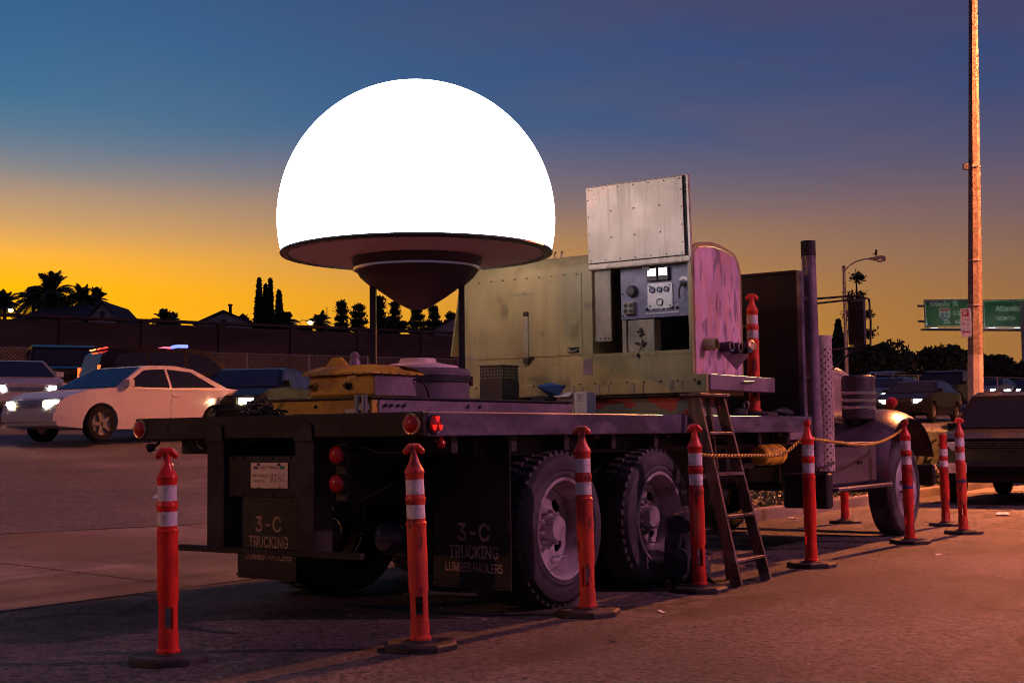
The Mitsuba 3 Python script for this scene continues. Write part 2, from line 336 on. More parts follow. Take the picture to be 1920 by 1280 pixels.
# ---------------------------------------------------------------- the flatbed truck
def perf(nu, nv, du, dv, r, f, stagger=False):
    """sheet of nu x nv cells with a round hole in each, mapped by f(a, b) -> points"""
    V, F = [], []
    a8 = np.arange(8) * PI / 4; sq = np.array([(1, 0), (1, 1), (0, 1), (-1, 1), (-1, 0), (-1, -1), (0, -1), (1, -1)]) * .5
    for i in range(nu):
        for j in range(nv):
            o = np.array([(i + .5) * du, (j + .5) * dv]); b = len(V)
            V += list(o + sq * (du, dv)); 
            if stagger and (i + j) % 2: 
                V.append(o); F += [(b + k, b + (k + 1) % 8, b + 8) for k in range(8)]; continue
            V += list(o + r * np.stack([np.cos(a8), np.sin(a8)], 1))
            for k in range(8):
                l = (k + 1) % 8; F += [(b + k, b + l, b + 8 + l), (b + k, b + 8 + l, b + 8 + k)]
    V = np.array(V); return trimesh.Trimesh(f(V[:, 0], V[:, 1]), F, process=False)
BED, BT, BL, BW = 1.2685, 0.1415, 5.757, 2.44
tr = thing('flatbed_truck', 'old black six wheeled flatbed lorry carrying the glowing dome light and generator', 'truck')
part(tr, 'deck', B().box(.055, BL - .05, .055, BW - .055, BED - .05, BED - .004), 'truck_black')
def channel(p, q, axis):   # C-channel face with lips
    return None
b = B(); b.box(0, .05, .0, BW, BED - BT, BED, .006); b.box(.05, .10, .06, BW - .06, BED - BT, BED - BT + .012)
rb = part(tr, 'rear_beam', b, 'truck_black')
for y0, y1 in ((0, .05), (BW - .05, BW)):
    b = B(); b.box(.052, BL, y0, y1, BED - BT, BED, .006)
    sr = part(tr, 'side_rail', b, 'rail_steel', label='scuffed grey steel side rail of the flatbed' if y0 == 0 else None)
    if y0 == 0:
        for k in range(5): part(sr, 'stake_pocket', B().box(.9 + k * 1.05, .98 + k * 1.05, .05, .09, BED - BT - .03, BED - .02), 'truck_black')
for k in range(9): part(tr, 'cross_member', B().box(.35 + k * .62, .41 + k * .62, .06, BW - .06, BED - .24, BED - .052), 'chassis')
for y in (.22, 2.18): part(tr, 'sill', B().box(.75, 5.6, y - .03, y + .03, 1.0, 1.118), 'chassis')
for y in (.86, 1.58): part(tr, 'frame_rail', B().box(.12, 9.3, y - .04, y + .04, .78, 1.10), 'chassis')
for y in (1.672, .905):
    b = B(); b.box(.0, .022, y - .078, y + .078, .43, BED - BT, .004); b.box(.022, .16, y - .078, y - .056, .43, BED - BT); b.box(.022, .16, y + .056, y + .078, .43, BED - BT)
    po = part(tr, 'rear_post', b, 'truck_black')
    part(po, 'gusset', B().prism([(-.078, 0), (.078, 0), (.07, .10), (.0, .125), (-.07, .05)], (-.004, y, BED - BT - .02), NY, Z, .012), 'truck_black')
pp = part(tr, 'plate_panel', B().box(.03, .05, .985, 1.592, .765, 1.02, .004), 'truck_black')
b = B()
for y in (1.05, 1.2, 1.45, 1.55):
    for z in (.775, 1.008): b.cyl((.03, y, z), (.02, y, z), .009, n=8)
part(pp, 'bolts', b, 'dark_metal', kind='stuff')
lp = part(tr, 'license_plate', B().prism(Polygon([(-.153, -.074), (.153, -.074), (.153, .074), (-.153, .074)]).buffer(.004), (.026, 1.222, .90), NY, Z, .004), 'plate_cream', label='cream licence plate with raised lettering')
b = B(); b.text('CALIFORNIA', .020, (.0215, 1.222, .939), NY, Z, .0015, sx=1.0); b.text('HISTORICAL', .017, (.0215, 1.297, .890), NY, Z, .0015); b.text('VEHICLE', .017, (.0215, 1.306, .858), NY, Z, .0015)
b.text('8180', .050, (.0215, 1.150, .860), NY, Z, .0015, sx=.72)
part(lp, 'lettering', b, 'stencil', False, kind='stuff')
part(lp, 'sticker', B().box(.0205, .0225, 1.315, 1.352, .938, .955), 'plate_blue'); part(lp, 'sticker', B().box(.0205, .0225, 1.090, 1.130, .938, .958), 'plate_green')
b = B()
for y in (1.31, 1.134):
    b.cyl((.022, y, .968), (.012, y, .968), .008, n=10); b.cyl((.022, y, .828), (.017, y, .828), .005, n=8)
part(lp, 'bolts', b, 'dark_metal', kind='stuff')
part(tr, 'step_bar', B().box(-.005, .05, .47, 2.03, .415, .452, .004), 'truck_black')
def lamp(parent, name, c, nrm, r, bez, fan=False, lens='red_lens', glow=None):
    c = np.array(c, float); nrm = U(*nrm)
    k = part(parent, name, B().lathe([(0, 0), (r, 0), (r * 1.02, .008), (r * .93, .016), (r * .80, .012), (0, .010)], c, nrm, 28), bez)
    l = part(k, 'lens', B().lathe([(r * .82, .0), (r * .80, .012), (r * .6, .024), (r * .3, .030), (0, .031)], c, nrm, 24), lens, emit=glow)
    if fan:
        xd = U(*np.cross(Z, nrm)); b = B()
        for a in (90, 210, 330):
            a = math.radians(a); pl = [(.16 * r * math.cos(a), .16 * r * math.sin(a))] + [(.76 * r * math.cos(a + t), .76 * r * math.sin(a + t)) for t in np.linspace(-.42, .42, 6)]
            b.prism(pl, c + nrm * .026, xd, Z, .008)
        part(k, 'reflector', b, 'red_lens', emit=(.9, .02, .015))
    b = B(); 
    for sgn in (-1, 1): b.cyl(c + Z * sgn * r * .9 + nrm * .012, c + Z * sgn * r * .9 + nrm * .02, .006, n=8)
    part(k, 'screws', b, 'dark_metal', kind='stuff')
    return k
lamp(tr, 'marker_lamp', (-.001, 2.385, 1.197), -X, .062, 'amber_ring'); lamp(tr, 'marker_lamp', (-.001, .072, 1.196), -X, .062, 'amber_ring')
lamp(tr, 'marker_lamp', (.105, -.001, 1.197), NY, .060, 'dark_metal', fan=True)
for z in (1.023, .853):
    tl = part(tr, 'tail_lamp', B().lathe([(0, 0), (.058, 0), (.06, .03), (.055, .04)], (.10, .70, z), -X, 24), 'dark_metal')
    part(tl, 'lens', B().lathe([(.054, .038), (.05, .052), (.03, .068), (0, .074)], (.10, .70, z), -X, 24), 'red_lens')
part(tr, 'lamp_bracket', B().box(.10, .13, .66, .74, .75, BED - BT), 'chassis')
b = B(); b.tube([(.03, 2.25, 1.13), (.03, 2.245, 1.105), (.01, 2.262, 1.085)], .012); b.lathe([(0, -.03), (.022, -.025), (.03, 0), (.026, .025), (0, .03)], (.0, 2.285, 1.075), (-.6, .5, -.2), 14)
part(tr, 'work_lamp', b, 'dark_metal')
b = B(); b.tube([(.04, 1.88, 1.13), (.04, 1.875, 1.09), (.04, 1.85, 1.07), (.04, 1.82, 1.065)], .009); part(tr, 'hook', b, 'dark_metal')
part(tr, 'clearance_lamp', B().tube([(.2, .02, 1.125), (.2, .02, 1.10)], .008).lathe([(0, -.028), (.02, -.02), (.027, 0), (.02, .02), (0, .028)], (.2, .02, 1.085), Z, 14), 'red_lens')
def flap(y0, y1, z0, z1, full):
    k = part(tr, 'mudflap', B().box(.928, .94, y0, y1, z0, z1, .003), 'flap_rubber', label='black mudflap with pale stencilled lettering')
    yc = (y0 + y1) / 2 - .02; b = B()
    b.text('3-C', .105, (.9275, yc, .470), NY, Z, .001, bold=True, sx=.9); b.text('TRUCKING', .078, (.9275, yc, .358), NY, Z, .001, bold=True, sx=.68); b.text('LUMBER HAULERS', .056, (.9275, yc, .272), NY, Z, .001, bold=True, sx=.66)
    part(k, 'lettering', b, 'stencil', False, kind='stuff')
    part(k, 'clamp_bar', B().box(.915, .927, y0, y1, z0 + .02, z0 + .032), 'chassis')
flap(.045, .655, .165, 1.115, 1); flap(1.86, 2.44, .135, 1.115, 0)
for y in (1.44, .92):
    k = part(tr, 'brake_chamber', B().lathe([(0, 0), (.05, .005), (.085, .02), (.104, .045), (.108, .06), (.104, .075), (.098, .10), (.09, .13), (.05, .15), (0, .15)], (.90, y, .47), (-1, .15, .1), 28), 'cab_paint')
    part(k, 'clamp_ring', B().lathe([(.108, .05), (.116, .052), (.116, .068), (.108, .07)], (.90, y, .47), (-1, .15, .1), 28), 'dark_metal')
    part(k, 'cap', B().lathe([(.0, -.0), (.018, 0), (.018, .015), (0, .018)], np.array((.90, y, .47)) + U(-1, .15, .1) * .02, (-1, .15, .1), 14), 'lamp_white')
b = B()
for k in range(4): b.tube([(.92, 1.38 - k * .09, .52), (.80, 1.33 - k * .08, .62 + .03 * k), (.78, 1.15, .60 - .04 * k), (.9, .98 - .02 * k, .54)], .009)
part(tr, 'air_hoses', b, 'dark_metal', kind='stuff')
part(tr, 'pintle_beam', B().box(.62, .70, .5, 1.95, .70, .86), 'chassis')
part(tr, 'hanging_cable', B().tube([(.12, .70, 1.10), (.16, .45, 1.035), (.18, .25, 1.03), (.2, .06, 1.10)], .006, 6), 'dark_metal'); part(tr, 'hanging_cable', B().tube([(.12, .70, 1.12), (.14, 1.0, 1.06), (.2, 1.4, 1.07), (.3, 1.9, 1.12)], .006, 6), 'dark_metal')
part(tr, 'air_hose', B().tube([(.60, .95, .82), (.30, .9, .70), (.20, .78, .66), (.22, .68, .74), (.45, .6, .84)], .012, 8), 'dark_metal')
W1, W2, W3 = 1.553, 2.869, 8.461
for u in (W1, W2, W3): part(tr, 'axle', B().cyl((u, .25, .51), (u, 2.2, .51), .075 if u < 5 else .05), 'chassis')
for u in (W1, W2): part(tr, 'differential', B().lathe([(0, -.17), (.12, -.15), (.17, 0), (.12, .15), (0, .17)], (u, 1.22, .51), X, 20), 'chassis')
def tyre(c, ax, lug=True, n=46):
    b = B(); c = np.array(c, float)
    b.lathe([(.322, -.03), (.335, .002), (.36, .010), (.385, .004), (.39, .010), (.44, .014), (.470, .004), (.492, -.022), (.501, -.05), (.501, -.205), (.49, -.24), (.44, -.262), (.36, -.255), (.322, -.21)], c, ax, 56)
    xd = U(*np.cross(Z, ax)); 
    for k in range(n if lug else 0):
        for h0, h1, ph in ((-.020, -.112, 0), (-.140, -.235, .5)):
            a = (k + ph) * 2 * PI / n; e = xd * math.cos(a) + Z * math.sin(a); t = -xd * math.sin(a) + Z * math.cos(a); P = []
            for r, wd in ((.485, .020), (.513, .017)):
                for h, sk in ((h0, .008), (h1, -.008)):
                    for w in (-1, 1): P.append(c + np.array(ax) * (h - (.008 if r > .5 and h > -.03 else 0)) + e * r + t * (w * wd + sk))
            b.hull(P)
    return b
def ring_poly(r0, r1, holes, n=40):
    a = np.linspace(0, 2 * PI, n, endpoint=False); e = [(r1 * math.cos(t), r1 * math.sin(t)) for t in a]; h = [[(r0 * math.cos(t), r0 * math.sin(t)) for t in a]]
    return Polygon(e, h + holes)
def wheel(parent, u, y, ax, front=False, lugs=True, name='wheel'):
    c = np.array((u, y, .51)); ax = np.array(ax, float); xd = U(*np.cross(Z, ax)); q = c
    k = part(parent, name, tyre(c, ax, lugs), 'tyre')
    if not front:
        part(k, 'rim', B().lathe([(.330, -.012), (.338, .006), (.330, .014), (.316, .010), (.306, -.015), (.300, -.06), (.285, -.085), (.281, -.145), (.262, -.160)], c, ax, 56), 'rim_paint')
        ho = []
        for a in (50, 140, 230, 320):
            a = math.radians(a); cc = np.array((math.cos(a), math.sin(a))); tt = np.array((-cc[1], cc[0]))
            ho.append([tuple(cc * .185 + cc * .036 * math.cos(s) + tt * .052 * math.sin(s)) for s in np.linspace(0, 2 * PI, 16, endpoint=False)])
        part(k, 'disc', B().prism(ring_poly(.07, .268, ho), c + ax * -.150, xd, Z, .010), 'rim_paint', label='pale dusty wheel disc with oval hand holes')
        part(k, 'backing', B().cyl(c - ax * .24, c - ax * .23, .27, n=32), 'chassis')
        hb = [(.135, -.142), (.13, -.13), (.088, -.122), (.085, -.05), (.078, -.035), (.04, -.030), (0, -.030)]; nr, nh, m = .112, -.128, 'rim_paint'
    else:
        part(k, 'rim', B().lathe([(.330, -.012), (.338, .006), (.330, .014), (.316, .008), (.306, -.03), (.298, -.06), (.24, -.045), (.19, -.02), (.15, .01), (.14, .012), (0, .012)], c, ax, 56), 'rim_paint')
        hb = [(.118, .010), (.112, .03), (.10, .055), (.07, .085), (.03, .095), (0, .096)]; nr, nh, m = .165, .002, 'chassis'
    part(k, 'hub', B().lathe(hb, c, ax, 32), 'rim_paint')
    for i in range(10):
        a = i * PI / 5 + .2; p = c + (xd * math.cos(a) + Z * math.sin(a)) * nr + ax * nh
        part(k, 'lug_nut', B().cyl(p, p + ax * .030, .017, .015, n=6).cyl(p + ax * .03, p + ax * .045, .009, n=6), 'rim_paint' if not front else 'dark_metal')
    if not front:
        p = c + (xd * .08 - Z * .19) + ax * -.14; part(k, 'valve_stem', B().tube([p, p + ax * .05, p + ax * .06 + xd * .06, p + ax * .055 + xd * .10], .006), 'steel')
for u in (W1, W2):
    wheel(tr, u, .05, -Y)
    part(tr, 'inner_tyre', tyre((u, .36, .51), (0, -1, 0), False), 'tyre')
    part(tr, 'inner_tyre', tyre((u, 2.08, .51), (0, 1, 0), False), 'tyre'); part(tr, 'far_tyre', tyre((u, 2.39, .51), (0, 1, 0), True, 30), 'tyre')
wheel(tr, W3, .05, -Y, True, False); part(tr, 'far_tyre', tyre((W3, 2.33, .51), (0, 1, 0), False), 'tyre')
part(tr, 'spring', B().box(W1 - .1, W2 + .1, .66, .76, .56, .62).box(W1 + .45, W2 - .45, .65, .77, .60, .80), 'chassis')
part(tr, 'under_tank', B().box(3.75, 5.6, .78, 1.75, .46, 1.10, .05), 'chassis')
# front: bulkhead, cab, bonnet, wing
bk = part(tr, 'bulkhead', B().box(5.72, 5.75, .10, 2.36, BED, 2.60, .006), 'black_matte', label='tall dark steel bulkhead behind the cab')
for y in (.05, 2.36): part(bk, 'upright', B().box(5.70, 5.76, y, y + .05, BED, 2.615, .006), 'rail_steel')
part(bk, 'cap_rail', B().box(5.70, 5.76, .1, 2.36, 2.601, 2.625), 'truck_black')
cab = part(tr, 'cab', B().hull([(5.86, y, z) for y in (.64, 1.80) for z in (.95, 2.36)] + [(6.74, y, z) for y in (.64, 1.80) for z in (.95, 1.85)] + [(x, y, 2.50) for x in (5.98, 6.5) for y in (.78, 1.66)]), 'grey_violet')
part(cab, 'door', B().box(5.98, 6.66, .628, .64, 1.0, 1.82, .004), 'grey_violet'); part(cab, 'window', B().box(6.02, 6.55, .630, .638, 1.86, 2.30), 'sky_glass'); part(cab, 'windscreen', B().prism([(-.5, 0), (.5, 0), (.45, .46), (-.45, .46)], (6.75, 1.22, 1.87), Y, U(-.27, 0, 1), .01), 'sky_glass')
hood = B()
P = []
for u, w, zt in ((6.72, .54, 1.90), (8.0, .46, 1.93), (8.9, .40, 1.91), (9.28, .36, 1.84)):
    for s in (-1, 1): P += [(u, 1.22 + s * w, 1.05), (u, 1.22 + s * w, zt - .22), (u, 1.22 + s * (w - .05), zt - .09), (u, 1.22 + s * (w - .16), zt - .02), (u, 1.22, zt)]
hd = part(tr, 'bonnet', hood.hull(P), 'grey_violet')
b = B()
for k in range(16): b.box(7.3 + k * .09, 7.345 + k * .09, .755 + .0035 * k, .80, 1.45, 1.62)
part(hd, 'louvres', b, 'dark_metal', kind='stuff')
part(hd, 'grille', B().box(9.28, 9.31, .90, 1.54, 1.0, 1.74, .01), 'chrome')
b = B(); b.tube([(6.8, .70, 1.83), (8.0, .775, 1.845), (9.2, .86, 1.76)], .006); part(hd, 'trim_strip', b, 'chrome')
def wing(y0, y1):
    cv = np.array([(7.70, .58), (7.66, .80), (7.74, 1.03), (7.95, 1.24), (8.25, 1.345), (8.52, 1.365), (8.85, 1.32), (9.12, 1.20), (9.30, 1.03), (9.385, .90), (9.40, .84)])
    from scipy.interpolate import CubicSpline
    s = np.r_[0, np.cumsum(np.linalg.norm(np.diff(cv, axis=0), axis=1))]; t = np.linspace(0, s[-1], 40); c = CubicSpline(s, cv)(t); tn = CubicSpline(s, cv)(t, 1); nn = np.stack([-tn[:, 1], tn[:, 0]], 1); nn /= np.linalg.norm(nn, axis=1)[:, None]
    q = np.linspace(0, 1, 16); Vv = []
    for ins in (0, .015):
        for i in range(40):
            for w in q:
                dr_ = .10 * max(0, 1 - w / .32) ** 2.2 + ins; p = c[i] - nn[i] * dr_; Vv.append((p[0], y0 + (y1 - y0) * w, p[1]))
    F = []
    for k in range(2):
        for i in range(39):
            for j in range(15):
                a = k * 640 + i * 16 + j; F += [(a, a + 1, a + 17), (a, a + 17, a + 16)]
    return trimesh.Trimesh(np.array(Vv), F, process=False)
wg = part(tr, 'wing', wing(-.01, .86), 'cab_paint', True); part(tr, 'wing', wing(2.45, 1.58), 'cab_paint', True)
fl = part(wg, 'wing_lamp', B().cyl((8.684, .25, 1.33), (8.684, .25, 1.40), .02).lathe([(0, -.065), (.04, -.052), (.062, -.02), (.066, 0), (.062, .025), (.04, .05), (0, .062)], (8.684, .25, 1.44), Z, 20), 'red_lens')
for y in (.42, 2.02): part(tr, 'headlamp', B().lathe([(0, -.12), (.07, -.09), (.105, 0), (.11, .02), (.095, .03), (0, .04)], (9.30, y, 1.16), X, 24), 'chrome')
part(tr, 'front_bumper', B().box(9.48, 9.56, .05, 2.38, .50, .74, .02), 'truck_black')
part(tr, 'running_board', B().box(6.32, 7.86, -.02, .55, .555, .592, .008), 'rail_steel')
tb = part(tr, 'battery_box', B().box(6.34, 7.62, .06, .60, .60, 1.0, .03), 'cab_paint'); part(tb, 'latch', B().box(7.05, 7.17, .045, .06, .80, .83).cyl((7.11, .05, .815), (7.11, .03, .815), .012), 'dark_metal'); part(tb, 'tread_plate', B().box(6.32, 7.64, .04, .60, 1.0, 1.02, .005), 'rail_steel')
part(tr, 'cab_step', B().box(6.20, 6.33, .04, .5, .40, .74, .02), 'chassis')
ac = part(tr, 'air_cleaner', B().lathe([(0, 0), (.15, 0), (.17, .015), (.175, .03), (.175, .44), (.168, .465), (.15, .478), (0, .482)], (7.95, .36, 1.245), Z, 36), 'plate_black')
for z in (1.36, 1.435, 1.515): part(ac, 'chrome_band', B().lathe([(.1755, 0), (.181, .006), (.181, .030), (.1755, .036)], (7.95, .36, z), Z, 36), 'chrome')
part(ac, 'intake_pipe', B().tube([(7.95, .36, 1.26), (7.95, .45, 1.15), (7.9, .7, 1.2), (7.9, .85, 1.3)], .06, 14), 'plate_black')
st = part(tr, 'exhaust_stack', B().cyl((5.98, .06, .80), (5.96, .075, 2.76), .066, n=28).cyl((5.96, .075, 2.755), (5.96, .075, 2.775), .070, n=28), 'grey_violet', label='tall vertical exhaust pipe with a blackened tip')
part(st, 'tip', B().lathe([(.069, 0), (.069, .145), (.062, .145), (.062, .0)], (5.96, .075, 2.775), Z, 28), 'black_matte')
[part(st, 'bracket', B().box(5.75, 5.95, .06, .09, z, z + .04), 'dark_metal') for z in (2.35, 1.62)]
GR, GH = .098, 1.27
def gf_(a, b_):
    th = -PI * .78 + a / GR - PI / 2 + PI / 2 * 0; th = (-PI / 2) - .78 * PI + a / GR
    return np.stack([6.10 + GR * np.cos(th), .03 + GR * np.sin(th), .76 + b_], 1)
ncol = 14; du = 1.56 * PI * GR / ncol; nrow = 37; dvv = 1.15 / nrow
gd = part(st, 'heat_guard', perf(ncol, nrow, du, dvv, .0115, gf_, True), 'guard_steel', True, label='pale perforated heat guard around the exhaust pipe')
b = B().add(perf(ncol, 1, du, .12, .0005, lambda a, c: gf_(a, c + 1.15)))
part(st, 'guard_collar', b, 'guard_steel', True)
mr = part(tr, 'mirror', B().box(6.86, 6.90, -.13, .05, 1.98, 2.44, .03), 'plate_black'); part(mr, 'glass', B().box(6.853, 6.86, -.105, .025, 2.01, 2.41), 'sky_glass')
part(mr, 'arm', B().tube([(6.45, .62, 2.42), (6.8, .1, 2.46), (6.9, -.06, 2.47), (6.91, -.16, 2.43), (6.91, -.17, 2.2), (6.91, -.16, 1.98), (6.9, -.06, 1.95), (6.8, .1, 1.94), (6.5, .62, 1.90)], .011), 'dark_metal')
part(mr, 'arm', B().tube([(6.45, .62, 2.36), (6.85, .0, 2.43)], .010), 'dark_metal'); part(mr, 'arm', B().tube([(6.88, -.04, 1.97), (6.72, .45, 1.50)], .009), 'dark_metal')
yc = part(tr, 'side_tank', B().lathe([(0, 0), (.07, .004), (.09, .02), (.094, .05), (.094, .40), (.085, .44), (.06, .45), (0, .452)], (4.90, .16, .93), X, 28), 'yellow_can', label='small yellow tank strapped under the flatbed')
for u in (4.98, 5.20): part(yc, 'strap', B().lathe([(.095, 0), (.099, 0), (.099, .03), (.095, .03)], (u, .16, .93), (1, .25, 0), 28).box(u, u + .03, .15, .18, 1.02, 1.13), 'black_matte')

# ---------------------------------------------------------------- searchlight on the bed
SC = np.array([1.72, 1.40]); SZ, SR = 2.72, 1.02
sl = thing('searchlight', 'huge glowing white domed searchlight on a round turntable at the back of the flatbed', 'searchlight')
zr = -.25; rr = math.sqrt(1 - zr * zr) * SR
ph = np.linspace(math.acos(zr), 0, 44)
part(sl, 'dome', B().lathe([(SR * math.sin(t), SZ + SR * math.cos(t)) for t in ph], (SC[0], SC[1], 0), Z, 96), 'dome_glass', True, label='glowing white domed glass', emit=(2.6, 2.6, 2.8), sw_=8.0)
zb_ = SZ + zr * SR
part(sl, 'rim', B().lathe([(rr - .05, -.012), (rr + .006, -.010), (rr + .012, .0), (rr + .006, .012), (rr - .002, .014)], (SC[0], SC[1], zb_), Z, 96), 'dark_metal')
part(sl, 'soffit', B().lathe([(rr - .04, -.004), (rr * .8, -.02), (.50, -.035), (.0, -.036)], (SC[0], SC[1], zb_), Z, 96), 'soffit', True)
part(sl, 'lower_ring', B().lathe([(.452, -.125), (.47, -.120), (.47, -.105), (.452, -.10)], (SC[0], SC[1], zb_), Z, 72), 'chrome')
part(sl, 'housing', B().lathe([(.485, -.035), (.475, -.06), (.46, -.10), (.42, -.17), (.345, -.235), (.30, -.25), (.285, -.265), (.20, -.325), (.12, -.375), (.06, -.405), (0, -.41)], (SC[0], SC[1], zb_), Z, 64), 'housing_maroon', 25)
rd = np.array([.566, -.823, 0])
for s in (-1, 1):
    p = np.array([SC[0], SC[1], 0]) + rd * .325 * s; xa = rd; ya = np.array([.823, .566, 0])
    P = [p + xa * a + ya * c + Z * z for z in (1.60, 2.36) for a in (-.021, .021) for c in (-.05, .05)]
    yk = part(sl, 'yoke_arm', B().hull(P), 'dark_metal')
    part(yk, 'trunnion', B().cyl(p + Z * 2.30 - xa * .05, p + Z * 2.30 + xa * .05, .045, n=20), 'dark_metal')
TT = 1.615
tt = part(sl, 'turntable', B().lathe([(0, 1.385), (.375, 1.385), (.375, 1.56), (.385, 1.562), (.385, 1.59), (.378, 1.60), (.378, TT - .006), (.36, TT), (0, TT + .004)], (SC[0], SC[1], 0), Z, 64), 'grey_violet')
part(tt, 'band', B().lathe([(.376, 0), (.388, .002), (.388, .038), (.376, .040)], (SC[0], SC[1], 1.515), Z, 64), 'dark_metal'); p = np.array([SC[0], SC[1], 1.50]) + rd * .38
part(tt, 'latch', B().box(p[0] - .012, p[0] + .012, p[1] - .02, p[1] + .0, 1.49, 1.56), 'dark_metal')
part(sl, 'pedestal', B().lathe([(0, TT), (.30, TT), (.30, TT + .02), (.14, TT + .05), (.13, TT + .08), (.0, TT + .08)], (SC[0], SC[1], 0), Z, 48), 'soffit')
fr = part(sl, 'base_frame', B().box(.60, .66, .885, 1.94, 1.27, 1.372, .006), 'yellow_paint', label='yellow cross beam of the searchlight base')
part(fr, 'top_flange', B().box(.585, .67, .87, 1.95, 1.374, 1.388, .003), 'dark_metal')
for y in (.88, 1.90):
    r2 = part(sl, 'base_rail', B().box(.665, 3.0, y, y + .05, 1.27, 1.372, .006), 'grey_violet'); part(r2, 'top_flange', B().box(.672, 3.0, y - .015, y + .06, 1.374, 1.388, .003), 'dark_metal')
    if y < 1:
        for u in (.72, .78, .85, .91, 1.62, 1.76): part(r2, 'bolt', B().cyl((u, .88, 1.33), (u, .855, 1.335), .011, n=10), 'rail_steel')
part(fr, 'twist_clamp', B().box(.56, .60, .90, .99, 1.30, 1.34).cyl((.57, .92, 1.28), (.57, .92, 1.40), .022, n=14).cyl((.57, .98, 1.28), (.57, .98, 1.40), .022, n=14).box(.55, .60, .98, 1.07, 1.285, 1.31), 'steel')
part(fr, 'hole_boss', B().cyl((.60, 1.37, 1.33), (.594, 1.37, 1.33), .013, n=12), 'black_matte')
cbx = thing('control_box', 'yellow steel equipment case with domed lid in front of the searchlight turntable', 'equipment box')
X0, X1, Y0, Y1 = .655, 1.12, .925, 1.49
bd = part(cbx, 'case', B().box(X0, X1, Y0, Y1, 1.390, 1.535, .02), 'yellow_paint')
P = []
for ins, z in ((-.03, 1.537), (-.03, 1.548), (.0, 1.575), (.05, 1.598), (.10, 1.606)): P += [(x, y, z) for x in (X0 + ins, X1 - ins) for y in (Y0 + ins, Y1 - ins)]
ld = part(cbx, 'lid', B().hull(P), 'yellow_paint', 20)
part(cbx, 'side_panel', B().box(X0 + .02, X1 - .02, Y0 - .004, Y0, 1.40, 1.53), 'grey_violet')
b = B(); b.prism([(-.09, 0), (.09, 0), (.05, .04), (.03, .055), (-.03, .055), (-.05, .04)], (X0 + .04, 1.25, 1.60), NY, Z, .03); hl = part(ld, 'lifting_lug', b, 'yellow_paint')
part(hl, 'eye', B().cyl((X0 + .012, 1.25, 1.628), (X0 + .006, 1.25, 1.628), .018, n=16), 'black_matte') if False else None
part(cbx, 'finial', B().lathe([(0, 0), (.045, 0), (.04, .02), (.028, .05), (.034, .07), (.02, .095), (0, .1)], (X0 + .22, 1.27, 1.605), Z, 16), 'grey_violet')
for y, r in ((1.44, .032), (1.13, .028)):
    kb_ = part(cbx, 'connector', B().lathe([(0, 0), (r, 0), (r, .012), (r * .72, .014), (r * .62, .03), (r * .3, .03), (0, .03)], (X0, y, 1.465), -X, 24), 'yellow_paint' if y > 1.3 else 'dark_metal'); part(kb_, 'plug', B().cyl((X0 - .028, y, 1.465), (X0 - .045, y, 1.465), r * .45, n=14), 'dark_metal')
b = B(); 
for y in np.linspace(Y0 + .04, Y1 - .04, 6): b.cyl((X0 - .03, y, 1.5425), (X0 - .035, y, 1.5425), .006, n=8)
for x in np.linspace(X0 + .05, X1 - .05, 5): b.cyl((x, Y0 - .03, 1.5425), (x, Y0 - .035, 1.5425), .006, n=8)
part(ld, 'rivets', b, 'rail_steel', kind='stuff')
part(cbx, 'name_plate', B().box(X0 - .003, X0, 1.06, 1.14 - .0, 1.505, 1.53), 'amber_ring')
part(cbx, 'cable', B().tube([(X1 - .05, Y0 - .01, 1.51), (X1 - .01, Y0 - .05, 1.50), (X1 + .03, Y0 - .06, 1.44), (X1 + .06, Y0 - .05, 1.392)], .007), 'dark_metal')
ch = thing('chain_pile', 'dark heap of chain at the rear left of the flatbed', 'chain')
rng = np.random.default_rng(11); b = B()
for k in range(60):
    c = np.array([.38 + rng.normal() * .05, 1.66 + rng.normal() * .07, 1.285 + abs(rng.normal()) * .035]); d = U(*rng.normal(size=3)); e = U(*np.cross(d, (0.2, .3, 1)))
    b.tube([c + .028 * math.cos(t) * d + .018 * math.sin(t) * e for t in np.linspace(0, 2 * PI, 9)], .006, 5)
part(ch, 'links', b, 'dark_metal', kind='stuff')

# ---------------------------------------------------------------- generator across the bed
gn = thing('generator', 'cream painted generator standing across the flatbed with its control door raised', 'generator')
GU, GU1, GY0, GY1 = 3.711, 4.63, .165, 2.48
prof = [(GU, 1.455), (GU1, 1.455), (GU1, 2.42)] + [(4.43 + .20 * math.cos(t), 2.46 + .20 * math.sin(t)) for t in np.linspace(.1, 1.35, 7)] + [(4.25, 2.688), (4.08, 2.694), (3.93, 2.680)] + [(3.86 + .149 * math.cos(t), 2.52 + .149 * math.sin(t)) for t in np.linspace(1.75, 2.95, 6)] + [(GU, 2.48)]
ma = B().prism(prof, (0, GY1, 0), X, Z, GY1 - GY0).mesh()      # X x Z = -Y
def man(m): m = arr(m); m.merge_vertices(); return m3.Manifold(m3.Mesh(np.asarray(m.vertices, np.float32), np.asarray(m.faces, np.uint32)))
HY0, HY1, HZ0, HZ1 = .200, 1.103, 1.802, 2.515
body = man(ma)
if body.volume() < 0: ma.invert(); body = man(ma)
body = body - man(trimesh.creation.box(bounds=[[3.5, HY0, HZ0], [4.35, HY1, HZ1]]))
part(gn, 'body', body, 'cream_paint', 28)
part(gn, 'cavity_liner', B().box(4.30, 4.345, HY0 + .003, HY1 - .003, HZ0 + .003, HZ1 - .003), 'black_matte')
b = B()
for (z0, z1, y0, y1) in ((HZ0 - .03, HZ0, HY0 - .02, HY1 + .02), (HZ0, HZ1, HY1, HY1 + .03)): b.box(GU - .006, GU, y0, y1, z0, z1)
part(gn, 'door_frame', b, 'cream_paint')
ins = Polygon(prof).buffer(-.028); e = np.array(ins.exterior.coords)
